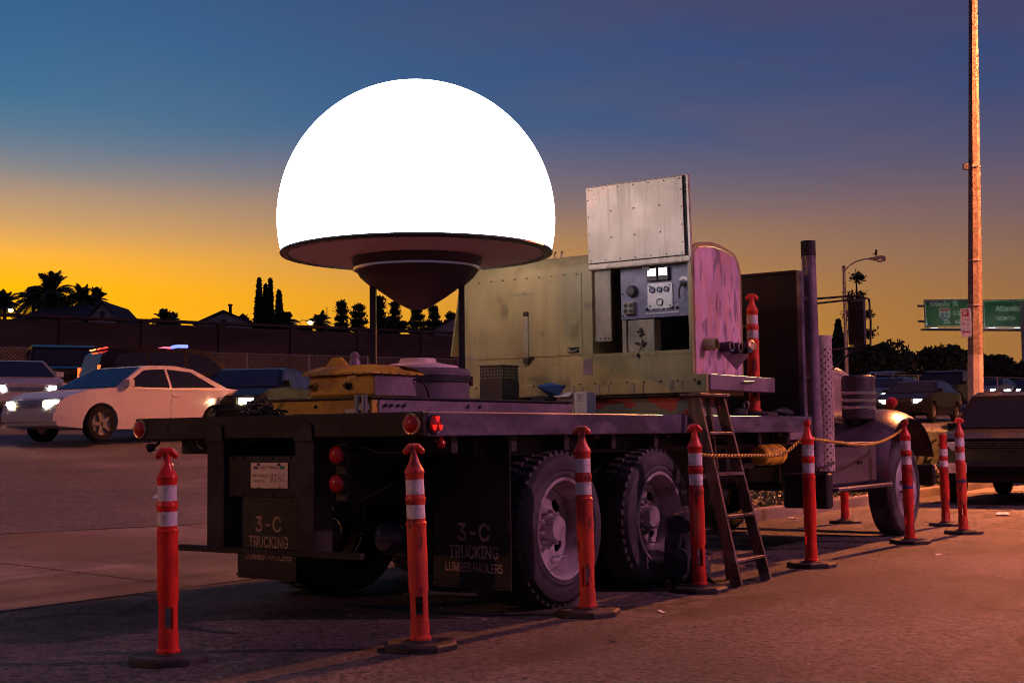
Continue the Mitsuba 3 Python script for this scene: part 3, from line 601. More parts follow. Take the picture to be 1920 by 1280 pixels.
ep = part(gn, 'end_panel', B().prism(ins, (0, GY0 - .0, 0), X, Z, .006), 'lilac_paint', False, label='rounded lilac end panel streaked with grime')
part(ep, 'bead', B().tube([(x, GY0 - .004, z) for x, z in e[:-1]] + [(e[0][0], GY0 - .004, e[0][1])], .006, 6), 'cream_paint')
bev = Polygon(prof); part(gn, 'end_edge', B().prism(bev.buffer(.012) - bev.buffer(-.026), (0, GY0 + .02, 0), X, Z, .022), 'cream_paint')
# fixtures on the end panel
def outlet(u, z, r, L, rim, face, tilt=0):
    a = U(0, -1, tilt); c = np.array((u, GY0 - .006, z)); k = part(ep, 'socket', B().lathe([(0, 0), (r, 0), (r, L), (r * .88, L), (r * .84, L * .6), (0, L * .58)], c, a, 28), rim)
    return k, c + a * L
part_k, c = outlet(3.90, 1.845, .050, .11, 'cream_paint', None)
for u, z, m in ((4.20, 1.835, 'dark_metal'), (4.37, 1.835, 'dark_metal'), (4.56, 1.845, 'dark_metal')):
    k, c = outlet(u, z, .044, .10, m, None, .05); part(k, 'bezel', B().lathe([(.030, -.004), (.042, -.002), (.042, .006), (.030, .004)], c, (0, -1, .05), 24), 'chrome')
part(ep, 'flip_cover', B().lathe([(0, 0), (.046, 0), (.048, .01), (.03, .016), (.028, .01), (0, .01)], (4.48, GY0 - .16, 1.86), U(-.25, -1, .35), 24), 'amber_ring', label='amber ring of a flipped open socket cover')
part(ep, 'bracket', B().hull([(4.18, GY0 - .006, 1.80), (4.62, GY0 - .006, 1.80), (4.5, GY0 - .006, 1.66), (4.40, GY0 - .09, 1.78), (4.58, GY0 - .09, 1.79)]), 'grey_violet')
tr2 = part(gn, 'tray', B().box(3.74, 5.0, .03, .155, 1.472, 1.60, .006), 'grey_violet'); part(tr2, 'handle', B().tube([(4.30, .03, 1.545), (4.30, .005, 1.548), (4.50, .005, 1.552), (4.50, .03, 1.55)], .008), 'steel')
part(gn, 'skirt', B().box(GU - .010, GU, .055, GY1, 1.455, 1.565, .003).box(3.701, 3.74, .05, .17, 1.455, 1.60, .003), 'cream_paint')
b = B()
for y in np.arange(.15, 2.45, .155): b.cyl((GU - .010, y, 1.553), (GU - .016, y, 1.553), .008, n=8)
part(gn, 'skirt_bolts', b, 'dark_metal', kind='stuff')
for y, z in ((.36, 1.525), (.72, 1.505), (1.05, 1.505), (1.30, 1.505)): part(gn, 'hinge', B().box(GU - .018, GU - .010, y - .015, y + .015, z - .05, z + .04, .003), 'beige_box'); part(gn, 'hasp', B().box(GU - .018, GU - .010, y - .10, y - .09, z - .04, z + .03), 'beige_box')
part(gn, 'port', B().cyl((GU - .010, .115, 1.53), (GU - .014, .115, 1.53), .018, n=16), 'black_matte')
part(gn, 'notice', B().box(GU - .004, GU, 1.11, 1.20, 1.63, 1.76), 'grey_violet')
part(gn, 'plinth', B().box(3.76, 4.5, 1.6, 2.3, 1.272, 1.43, .01), 'rust_green'); pl = part(gn, 'plinth', B().box(3.76, 4.5, .24, 1.15, 1.272, 1.43, .01), 'rust_green', label='dull green plinth with rusty red patches'); part(gn, 'sill', B().box(3.72, 4.6, .17, 2.46, 1.432, 1.453), 'chassis')
# raised door
DM = np.eye(4); an = math.radians(-2.2); DM[:3, :3] = [[math.cos(an), 0, math.sin(an)], [0, 1, 0], [-math.sin(an), 0, math.cos(an)]]; DM[:3, 3] = (GU - .01, 0, 2.530)
D0, D1 = .160, 1.128
dk = part(gn, 'raised_door', B().box(.0, .028, D0, D1, 0, .688, .004), 'door_skin', xf=DM, label='raised beige metal control door hinged at its foot')
part(dk, 'inner_skin', B().box(-.022, -.006, D0 + .045, D1 - .012, .035, .676, .003), 'door_skin', xf=DM); part(dk, 'gasket', B().box(-.006, .0, D0 + .025, D1 - .008, .03, .68), 'black_matte', xf=DM)
part(dk, 'hinge_strip', B().box(-.012, -.002, D0 + .01, D1 - .01, -.012, .016).cyl((-.004, D0, -.012), (-.004, D1, -.012), .010, n=10), 'door_skin', xf=DM)
b = B()
for y in np.linspace(D0 + .07, D1 - .04, 7):
    for z in (.055, .655): b.cyl((-.022, y, z), (-.026, y, z), .006, n=8)
for z in np.linspace(.14, .57, 4):
    for y in (D0 + .06, D1 - .03): b.cyl((-.022, y, z), (-.026, y, z), .006, n=8)
for y in (.42, .66, .88):
    for z in (.24, .46): b.cyl((-.022, y, z), (-.027, y, z), .0075, n=8)
part(dk, 'rivets', b, 'dark_metal', xf=DM, kind='stuff')
part(gn, 'lamp_hood', B().cyl((GU + .02, .60, 2.50), (GU + .08, .60, 2.50), .03, n=16), 'dark_metal')
# control panel in the opening
CU = 3.80
cp = part(gn, 'control_panel', B().box(CU, CU + .02, .203, .875, 2.085, 2.512), 'panel_blue', label='blue grey control panel with dials and switches')
for y, w in ((.560, .098), (.455, .098)):
    mtr = part(cp, 'meter', B().box(CU - .035, CU, y - w / 2, y + w / 2, 2.385, 2.495, .004), 'dark_metal')
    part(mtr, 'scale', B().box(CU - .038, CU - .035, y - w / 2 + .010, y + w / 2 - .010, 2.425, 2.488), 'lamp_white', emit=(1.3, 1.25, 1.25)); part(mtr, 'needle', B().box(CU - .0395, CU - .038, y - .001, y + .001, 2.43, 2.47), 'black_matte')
gp = part(cp, 'gauge_plate', B().prism(Polygon([(-.095, -.085), (.095, -.085), (.095, .085), (-.095, .085)]).buffer(.02), (CU, .500, 2.262), NY, Z, .012), 'white_plate', False, label='white plate with four round gauges')
for dy, dz, r in ((-.068, .05, .026), (0, .05, .024), (.064, .05, .024), (0, -.055, .030)):
    c = np.array((CU - .012, .500 - dy, 2.262 + dz)); g = part(gp, 'gauge', B().lathe([(0, 0), (r, 0), (r * 1.02, .010), (r * .86, .014), (r * .82, .006), (0, .006)], c, -X, 28), 'dark_metal')
    part(gp, 'dial', B().cyl(c - X * .006, c - X * .0072, r * .80, n=24), 'panel_blue' if dz > 0 else 'lamp_white'); b = B()
    for t in np.linspace(-2.2, 2.2, 7): 
        d = np.array((0, math.sin(t), math.cos(t))); b.cyl(c - X * .0072 + d * r * .55, c - X * .0078 + d * r * .70, .0016, n=5)
    b.hull([c - X * .0074 + v for v in ((0, .002, -.004), (0, -.002, -.004), (0, r * .5, r * .4), (-.001, .002, -.004), (-.001, -.002, -.004), (-.001, r * .5, r * .4))]); part(gp, 'pointer', b, 'white_plate' if dz > 0 else 'black_matte')
b = B()
for dy in (-1, 1):
    for dz in (-1, 1): b.cyl((CU - .012, .5 + dy * .093, 2.262 + dz * .083), (CU - .017, .5 + dy * .093, 2.262 + dz * .083), .008, n=8)
part(gp, 'screws', b, 'dark_metal', kind='stuff')
part(cp, 'knob', B().lathe([(0, 0), (.050, 0), (.052, .008), (.044, .012), (.042, .045), (.036, .052), (0, .054)], (CU, .757, 2.315), -X, 28), 'plate_black')
sb = part(cp, 'switch_box', B().box(CU - .045, CU, .735, .830, 2.125, 2.225, .004), 'beige_box')
for y in (.807, .758):
    for z in (2.195, 2.150): part(sb, 'outlet', B().lathe([(0, 0), (.018, 0), (.017, .006), (.012, .007), (0, .004)], (CU - .045, y, z), -X, 18), 'dark_metal')
for k, y in enumerate(np.linspace(.625, .345, 7)): part(cp, 'toggle', B().lathe([(0, 0), (.012, 0), (.010, .012), (.008, .02), (0, .024)], (CU, y, 2.155), -X, 14), ('dark_metal', 'white_plate', 'white_plate', 'white_plate', 'white_plate', 'dark_metal', 'dark_metal')[k])
part(cp, 'label_strip', B().box(CU - .002, CU, .335, .64, 2.116, 2.124).box(CU - .002, CU, .335, .64, 2.178, 2.181), 'white_plate')
cr = part(cp, 'crank_lever', B().tube([(CU - .02, .285, 2.345), (CU - .05, .285, 2.34), (CU - .06, .295, 2.30), (CU - .065, .297, 2.255), (CU - .065, .29, 2.22)], .009, 10).cyl((CU, .285, 2.345), (CU - .03, .285, 2.345), .024, n=18), 'plate_black')
part(cr, 'quadrant', B().prism([(-.04, .03), (-.03, .055), (0, .062), (.03, .055), (.04, .03), (.02, .03), (0, .04), (-.02, .03)], (CU, .285, 2.345), NY, Z, .004), 'white_plate')
b = B()
for y in (.225, .858):
    for z in (2.11, 2.30, 2.49): b.cyl((CU, y, z), (CU - .005, y, z), .008, n=8)
part(cp, 'screws', b, 'dark_metal', kind='stuff')
lc = part(gn, 'side_cover', B().box(3.74, 3.765, .94, 1.098, 1.905, 2.512, .004), 'beige_box'); b = B()
for y in (.96, 1.0, 1.04): b.cyl((3.74, y, 1.93), (3.735, y, 1.93), .008, n=8)
part(lc, 'bolts', b, 'dark_metal', kind='stuff')
lb = part(gn, 'relay_box', B().box(3.80, 3.92, .565, .815, 1.806, 2.075, .005), 'beige_box'); b = B()
for dy, dz in ((.0, .19), (.015, .17), (-.01, .175), (-.02, .15), (.0, .135), (-.02, .08), (.02, .07), (.04, .075), (-.04, .07), (-.025, .05)): b.box(3.785, 3.80, .69 + dy - .012, .69 + dy + .012, 1.806 + dz - .008, 1.806 + dz + .008)
part(lb, 'terminals', b, 'dark_metal', kind='stuff'); part(lb, 'cable', B().tube([(3.785, .675, 1.92), (3.775, .67, 1.86), (3.73, .67, 1.80), (3.70, .668, 1.77)], .005), 'dark_metal')
part(gn, 'strut', B().box(3.80, 3.84, .83, .87, 1.806, 2.08, .003), 'beige_box'); part(gn, 'corner_plate', B().box(3.80, 3.81, .205, .245, 1.99, 2.08), 'beige_box')
part(gn, 'stop_latch', B().box(GU - .02, GU - .006, .655, .675, 1.755, 1.79), 'dark_metal')
# closed side door, strap, handle, emblem
sd = part(gn, 'side_door', B().box(GU - .008, GU, 1.205, 2.30, 1.80, 2.505, .003), 'cream_paint')
part(sd, 'strap', B().box(GU - .022, GU - .008, 1.748, 1.790, 1.74, 2.20, .004), 'beige_box'); part(sd, 'strap_end', B().box(GU - .030, GU - .008, 1.740, 1.798, 1.75, 1.80, .004).box(GU - .030, GU - .008, 1.745, 1.793, 2.16, 2.20, .004).box(GU - .03, GU - .008, 1.70, 1.74, 1.79, 1.81), 'dark_metal')
part(sd, 'handle_recess', B().box(GU - .011, GU - .008, 1.235, 1.35, 1.822, 1.868), 'dark_metal'); part(sd, 'handle', B().tube([(GU - .011, 1.335, 1.85), (GU - .032, 1.325, 1.838), (GU - .034, 1.29, 1.832), (GU - .032, 1.258, 1.838), (GU - .011, 1.25, 1.85)], .007), 'beige_box')
em = part(sd, 'maker_plate', B().box(GU - .011, GU - .008, 1.645, 1.925, 2.338, 2.372).cyl((GU - .008, 1.785, 2.355), (GU - .013, 1.785, 2.355), .030, n=28), 'cream_paint'); b = B()
b.text('GENERAL', .016, (GU - .0112, 1.866, 2.347), NY, Z, .002); b.text('ELECTRIC', .016, (GU - .0112, 1.704, 2.347), NY, Z, .002); b.lathe([(.021, 0), (.026, 0), (.026, .003), (.021, .003)], (GU - .0125, 1.785, 2.355), -X, 28); b.tube([(GU - .015, 1.785 + .013 * math.cos(t), 2.355 + .013 * math.sin(2 * t) * .8) for t in np.linspace(0, 2 * PI, 20)], .0022, 5)
part(em, 'lettering', b, 'beige_box', False, kind='stuff'); b = B()
for y in np.linspace(1.25, 2.27, 9): b.cyl((GU - .008, y, 2.492), (GU - .014, y, 2.492), .007, n=8)
part(sd, 'rivets', b, 'dark_metal', kind='stuff')
part(gn, 'handle_recess', B().box(GU - .004, GU, 2.34, 2.44, 1.81, 1.845), 'beige_box')
part(gn, 'left_end_door', B().hull([(3.74, 2.485, 2.63), (4.55, 2.485, 2.63), (3.74, 2.50, 2.63), (4.55, 2.50, 2.63), (3.74, 2.62, 1.85), (4.55, 2.62, 1.85), (3.74, 2.635, 1.85), (4.55, 2.635, 1.85)]), 'cream_paint')
part(gn, 'exhaust_pipe', B().cyl((3.95, 1.80, 2.62), (3.95, 1.80, 2.78), .030, n=20), 'black_matte'); b = B()
for y in (1.60, 1.53): b.tube([(3.92, y, 2.67), (3.92, y + .01, 2.71), (3.92, y, 2.735), (3.92, y - .012, 2.72)], .006)
part(gn, 'lifting_hook', b, 'dark_metal')

# things on the bed
vb = thing('vent_box', 'small black box with rows of vent holes left of the generator', 'box')
VX0, VX1, VY0, VY1 = 3.22, 3.47, 1.70, 1.93
part(vb, 'body', B().box(VX0, VX0 + .01, VY0, VY1, 1.395, 1.60).box(VX0, VX1, VY0, VY0 + .01, 1.395, 1.60).box(VX1 - .01, VX1, VY0, VY1, 1.395, 1.55).box(VX0, VX1, VY1 - .01, VY1, 1.395, 1.55).box(VX0, VX1, VY0, VY1, 1.385, 1.395), 'plate_black')
part(vb, 'vent_grille', perf(7, 4, (VY1 - VY0) / 7, .11 / 4, .0055, lambda a, c: np.stack([a * 0 + VX0 + .005, VY1 - a, 1.60 + c], 1)), 'plate_black', False, label='black rear vent strip with round holes')
part(vb, 'vent_grille', perf(7, 4, (VX1 - VX0) / 7, .11 / 4, .0055, lambda a, c: np.stack([VX0 + a, a * 0 + VY0 + .005, 1.60 + c], 1)), 'plate_black', False)
part(vb, 'lid', B().box(VX0 - .003, VX1 + .003, VY0 - .003, VY1 + .003, 1.71, 1.72), 'plate_black')
cb = thing('cardboard_box', 'open cardboard box among clutter below the generator door', 'box'); q = (3.42, 1.12)
part(cb, 'carton', B().box(q[0], q[0] + .2, q[1], q[1] + .17, 1.27, 1.475, .004), 'cardboard'); part(cb, 'flap', B().hull([(3.415, 1.13, 1.475), (3.415, 1.28, 1.475), (3.36, 1.13, 1.44), (3.36, 1.28, 1.44), (3.42, 1.13, 1.478), (3.42, 1.28, 1.478)]), 'paper')
wb = single('white_carton', B().box(3.40, 3.55, .985, 1.105, 1.27, 1.475, .004), 'paper', 'white carton with handwriting beside the cardboard box', 'box')
b = B()
for i, w in enumerate((.07, .05, .06, .04)): b.tube([(3.398, 1.075 - w * t, 1.45 - i * .016 + .003 * math.sin(25 * t)) for t in np.linspace(0, 1, 12)], .0016, 5)
part('white_carton', 'scribble', b, 'plate_blue')
single('blue_rag', trimesh.convex.convex_hull(np.array([3.45, 1.33, 1.50]) + np.random.default_rng(2).normal(size=(40, 3)) * (.05, .055, .028)), 'blue_cloth', 'crumpled blue rag on the clutter under the generator', 'rag', smooth=False)
def sack(c, s, seed):
    m = trimesh.creation.icosphere(3, 1.0); v = m.vertices; n = 1 + .35 * (meshkit.fbm(v * 1.6, 3, seed) - .5) * 2; m.vertices = v * n[:, None] * s + c; return m
single('tool_bag', sack((3.5, 1.50, 1.36), (.12, .09, .10), 3), 'fabric_dark', 'dark slumped tool bag on the bed under the side door', 'bag', smooth=True)
single('rag_heap', sack((5.45, .15, 1.30), (.16, .07, .045), 8), 'fabric_dark', 'dark crumpled rags near the front corner of the flatbed', 'rag', smooth=True)
single('coiled_strap', B().tube([(4.65 + .09 * math.cos(t) * (1 - .01 * t), .22 + .06 * math.sin(t), 1.275 + .003 * t) for t in np.linspace(0, 20, 90)], .008, 6), 'fabric_dark', 'coiled dark strap on the bed below the socket panel', 'strap')
single('shackle', B().tube([(4.55, .10 + .022 * math.sin(t), 1.36 + .032 * math.cos(t)) for t in np.linspace(0, 2 * PI, 20)], .008, 8).cyl((4.55, .10, 1.27), (4.55, .10, 1.33), .009), 'steel', 'small bright ring bolt standing on the bed edge', 'ring bolt')

# ---------------------------------------------------------------- channelizer posts, rope, ladder, bag, litter
def ball(c, r, s=(1, 1, 1), n=2):
    m = trimesh.creation.icosphere(n, r); m.apply_scale(s); m.apply_translation(c); return m
def delineator(x, y, h, rot, lean, label, z0=0.0, handle=True, tape=None, group='orange traffic posts'):
    k = thing('traffic_post', label, 'traffic post', group); om = ('orange_plastic', 'orange_faded', 'orange_dirty')[int(abs(x * 3.7 + y * 5.1) * 10) % 3]
    M = np.eye(4); c, s = math.cos(rot), math.sin(rot); M[:2, :2] = [[c, -s], [s, c]]
    ax = np.array([-lean[1], lean[0], 0.0]); a = np.linalg.norm(ax)
    R = trimesh.transformations.rotation_matrix(a, ax / a) if a > 0 else np.eye(4)
    BASEM = np.eye(4); BASEM[:2, :2] = M[:2, :2]; BASEM[:3, 3] = (x, y, z0)
    PM = R @ M; PM = PM.copy(); PM[:3, 3] = (x, y, z0)
    f = lambda t: t * h
    top = f(.86) if handle else f(.985)
    pr = [(0, .035), (.060, .035), (.060, .062), (.052, .070), (.0505, f(.13)), (.0475, f(.145)), (.0485, f(.27)), (.053, f(.285)), (.054, f(.40)), (.0525, f(.595)), (.056, f(.60)), (.056, f(.612)), (.050, f(.618)), (.050, f(.633))]
    b1 = B().lathe(pr + [(0, f(.633))], n=36).mesh()
    slot = trimesh.creation.box(bounds=[[-.020, -.2, f(.155)], [.020, .2, f(.255)]])
    bm = man(b1); bm = bm if bm.volume() > 0 else man(trimesh.Trimesh(b1.vertices, b1.faces[:, ::-1], process=False))
    shell = man(B().lathe([(0, .075), (.043, .075), (.041, f(.28)), (0, f(.28))], n=30).mesh()); shell = shell if shell.volume() > 0 else shell
    try: bm = (bm - man(slot)) if shell.is_empty() else (bm - shell - man(slot))
    except Exception: bm = bm - man(slot)
    part(k, 'body', bm, om, 40, xf=PM)
    part(k, 'reflective_band', B().lathe([(.0495, f(.632)), (.0500, f(.634)), (.0500, f(.699)), (.0495, f(.701))], n=36), 'band_white', True, xf=PM)
    part(k, 'collar', B().lathe([(.050, f(.700)), (.0525, f(.705)), (.0525, f(.716)), (.0555, f(.722)), (.0555, f(.733)), (.051, f(.739)), (.051, f(.750))], n=36), om, 40, xf=PM)
    part(k, 'reflective_band', B().lathe([(.0490, f(.749)), (.0495, f(.751)), (.0495, f(.823)), (.0490, f(.826))], n=36), 'band_white', True, xf=PM)
    if handle:
        part(k, 'neck', B().lathe([(.0495, f(.824)), (.0505, f(.826)), (.0505, f(.848)), (.0555, f(.858)), (.0555, f(.864)), (.050, f(.872)), (.040, f(.888)), (.029, f(.910)), (.021, f(.935)), (.018, f(.965)), (.018, f(.978))], n=36), om, 40, xf=PM)
        b = B(); zc = f(.972); A = [ball((-.043, 0, zc - .010), .017, (1, 1, 1)), ball((-.022, 0, zc + .012), .019), ball((.022, 0, zc + .012), .019), ball((.043, 0, zc - .010), .017)]
        for p, q in zip(A[:-1], A[1:]): b.hull(np.vstack([p.vertices, q.vertices]))
        part(k, 'handle', b, om, 50, xf=PM)
    else: part(k, 'cap', B().lathe([(.0495, f(.824)), (.050, f(.826)), (.048, f(.985)), (.04, f(.99)), (0, f(.99))], n=36), om, 40, xf=PM)
    if tape: part(k, 'tape', B().lathe([(.0525, f(.44)), (.0545, f(.442)), (.0545, f(.462)), (.0525, f(.464))], n=30), tape, True, xf=PM)
    a = (np.arange(8) + .5) * PI / 4; P = [(.205 * math.cos(t), .205 * math.sin(t), z) for t in a for z in (0.002, .028)] + [(.19 * math.cos(t), .19 * math.sin(t), .040) for t in a]
    bs = part(k, 'base', B().hull(P), 'base_rubber', 20, xf=BASEM)
    part(bs, 'hub_ring', B().lathe([(.09, .036), (.085, .048), (.062, .050), (.062, .036)], n=28), 'base_rubber', xf=BASEM)
    return k
LN = (-.010, .014)
delineator(-1.256, .659, 1.085, 2.55, (-.008, .012), 'orange post at the far left, standing under the corner of the flatbed')
delineator(-.27, -.193, 1.09, 2.3, (-.016, .024), 'orange post in front of the lettered mudflap, its mushroom handle tilted')
delineator(1.31, -.276, 1.185, 1.9, (-.012, .018), 'orange post in front of the rearmost truck wheel')
delineator(2.77, -.319, 1.195, 2.3, (-.008, .010), 'orange post beside the wooden stepladder')
delineator(4.791, -.346, 1.235, .75, (-.002, .004), 'orange post with the yellow rope crossing it, between stepladder and cab')
delineator(7.47, -.309, 1.245, .9, (-.014, .012), 'orange post with dark tape beside the front wheel', tape='plate_blue')
delineator(10.121, .126, 1.10, .2, (-.004, .004), 'orange post missing its handle, in front of the dark parked car', handle=False)
delineator(8.956, -.412, 1.265, 2.2, (-.008, .008), 'rightmost orange post, with blue tape and a ball shaped handle', tape='car_blue')
delineator(10.101, 1.359, 1.10, 1.2, (.0, .0), 'orange post standing behind the truck cab near the kerb')
delineator(4.90, .185, 1.08, 2.2, (0, 0), 'red and white post standing on the flatbed behind the generator', z0=BED - .004)
def rope(pts, r, turns, name, label):
    from scipy.interpolate import CubicSpline
    P = np.array(pts, float); s = np.r_[0, np.cumsum(np.linalg.norm(np.diff(P, axis=0), axis=1))]; n = int(s[-1] * 55); t = np.linspace(0, s[-1], n); c = CubicSpline(s, P)(t)
    tn = np.gradient(c, axis=0); tn /= np.linalg.norm(tn, axis=1)[:, None]; sx = np.cross(tn, Z); sx /= np.linalg.norm(sx, axis=1)[:, None]; sy = np.cross(sx, tn)
    k = thing(name, label, 'rope')
    for j in range(4):
        a = t * turns * 2 * PI + j * PI / 2; q = c + (np.cos(a)[:, None] * sx + np.sin(a)[:, None] * sy) * r * .62
        part(k, 'strand', B().tube(q, r * .55, 6), ('rope_yellow', 'black_matte')[j % 2])
rope([(2.77, -.262, .985), (3.3, -.27, .955), (3.9, -.285, .945), (4.5, -.29, .975), (4.80, -.285, 1.06), (5.2, -.295, 1.055), (5.6, -.30, 1.03), (6.2, -.30, 1.00), (6.8, -.29, 1.03), (7.46, -.255, 1.135)], .013, 9, 'twisted_rope', 'yellow and black twisted rope strung between the orange posts beside the truck')
rope([(4.90, .24, 2.17), (5.1, .30, 2.11), (5.35, .5, 2.10), (5.69, .9, 2.16)], .011, 9, 'twisted_rope', 'dark twisted rope hanging from the post on the flatbed')
ld_ = thing('stepladder', 'weathered wooden stepladder leaning against the flatbed', 'stepladder')
def plank(p, q, wx, wd, n=None):
    p, q = np.array(p, float), np.array(q, float); d = U(*(q - p)); sx = X; sd = U(*np.cross(d, sx)); return B().hull([c + sx * a * wx / 2 + sd * e * wd / 2 for c in (p, q) for a in (-1, 1) for e in (-1, 1)])
LB, LT = -.445, -.075
def lpos(z): return LB + (LT - LB) * z / 1.40
for x0, x1 in ((3.125, 3.245), (3.645, 3.665)): part(ld_, 'side_rail', plank((x0, LB, .003), (x1, LT, 1.405), .028, .085), 'wood')
for z in (.185, .505, .815, 1.125):
    t = z / 1.4; xa, xb = 3.125 + .12 * t + .014, 3.645 + .02 * t - .014; y = lpos(z)
    stp = part(ld_, 'step', B().box(xa, xb, y - .05, y + .06, z - .011, z + .011, .003), 'wood')
    part(ld_, 'tie_rod', B().cyl((xa - .03, y + .02, z - .03), (xb + .03, y + .02, z - .03), .005, n=8), 'steel')
part(ld_, 'top_cap', B().box(3.20, 3.71, LT - .07, LT + .11, 1.408, 1.430, .004), 'wood')
for x0, x1 in ((3.19, 3.30), (3.57, 3.60)): part(ld_, 'back_leg', plank((x0, -.17, .003), (x1, LT + .07, 1.40), .024, .040), 'wood')
for z in (.20, .80): part(ld_, 'back_rung', B().box(3.20 + .07 * z, 3.60, -.16 + .09 * z, -.135 + .09 * z, z - .02, z + .02), 'wood')
bp_ = thing('backpack', 'dark backpack slumped on the ground against the rear wheels', 'backpack')
m = trimesh.creation.icosphere(4, 1.0); v = m.vertices; v = np.sign(v) * np.abs(v) ** .72; n_ = meshkit.fbm(m.vertices * 2.3, 4, 4); v = v * (np.array([.175, .115, .255]) * (1 + .28 * (n_[:, None] - .5)))
v[:, 0] *= 1 - .22 * np.clip(v[:, 2] / .25, -1, 1); m.vertices = v + np.array([2.93, -.12, .262]); part(bp_, 'sack', m, 'fabric_dark', True)
m = trimesh.creation.icosphere(3, 1.0); v = m.vertices; v = np.sign(v) * np.abs(v) ** .7 * (.12, .05, .12); m.vertices = v + np.array([2.95, -.235, .17]); part(bp_, 'pocket', m, 'fabric_dark', True)
m = trimesh.creation.icosphere(3, 1.0); v = m.vertices; v = np.sign(v) * np.abs(v) ** .75 * (.150, .125, .075) * (1 + .25 * (meshkit.fbm(m.vertices * 3, 3, 6)[:, None] - .5)); m.vertices = v + np.array([2.92, -.135, .475]); part(bp_, 'top_flap', m, 'fabric_dark', True)
for a_, z_ in ((-.16, .20), (.17, .18)):
    m = trimesh.creation.icosphere(3, 1.0); v = np.sign(m.vertices) * np.abs(m.vertices) ** .7 * (.05, .075, .10); m.vertices = v + np.array([2.94 + a_, -.15, z_]); part(bp_, 'side_pocket', m, 'fabric_dark', True)
part(bp_, 'zip', B().tube([(2.86, -.285, .24), (2.90, -.29, .265), (2.98, -.29, .268), (3.04, -.285, .24)], .006, 6), 'steel')
for dx in (-.06, .07): part(bp_, 'strap', B().tube([(2.93 + dx, -.16, .50), (2.93 + dx, -.22, .44), (2.94 + dx * 1.3, -.25, .30), (2.95 + dx * 1.5, -.22, .08), (2.99 + dx * 2, -.26, .02)], .014, 6), 'black_matte')
part(bp_, 'grab_loop', B().tube([(2.89, -.10, .50), (2.90, -.10, .545), (2.95, -.10, .548), (2.97, -.10, .50)], .010, 6), 'black_matte'); part(bp_, 'buckle', B().box(2.985, 3.02, -.285, -.27, .20, .23, .004), 'amber_ring')
def scrap(x, y, sx, sy, a, seed, label, m='paper', z=0.0):
    g = grid(np.linspace(-.5, .5, 7), np.linspace(-.5, .5, 5), lambda a_, b_: np.stack([a_ * sx, b_ * sy, .004 + .25 * min(sx, sy) * meshkit.noise(np.stack([a_ * 3, b_ * 3, a_ * 0 + seed], 1))], 1)); M = rotz(a, (x, y, z)); g.apply_transform(M); single('paper_scrap', g, m, label, 'litter', smooth=True)
scrap(1.64, -.615, .14, .022, .75, 1, 'white paper strip on the asphalt below the rear wheels'); scrap(12.35, .05, .32, .16, .3, 2, 'crumpled white paper on the asphalt in front of the dark car')
scrap(6.3, -.95, .10, .05, .2, 3, 'small pale scrap on the asphalt beyond the rope'); scrap(10.6, 2.25, .12, .08, 1, 4, 'pale leaf of litter against the kerb')
rng = np.random.default_rng(21); b = B()
for _ in range(170):
    x, y = rng.uniform(-3, 13), rng.uniform(-3.5, 1.6); s = rng.uniform(.004, .013); c = rng.normal(size=(7, 3)) * (s, s, s * .35); b.hull(c + (x, y, .004))
struct('grit', b, 'concrete', 'scattered grit and tiny stones on the asphalt', kind='stuff')
for i, (x, y, lab) in enumerate(((6.0, 9.2, 'white raised road marker nearer the kerb'), (8.7, 12.1, 'white raised road marker farther out in the street'))):
    single('road_marker', B().lathe([(0, .05), (.03, .045), (.07, .02), (.085, 0)], (x, y, gz(x, y) + .004), Z, 16), 'lamp_white', lab, 'road marker')

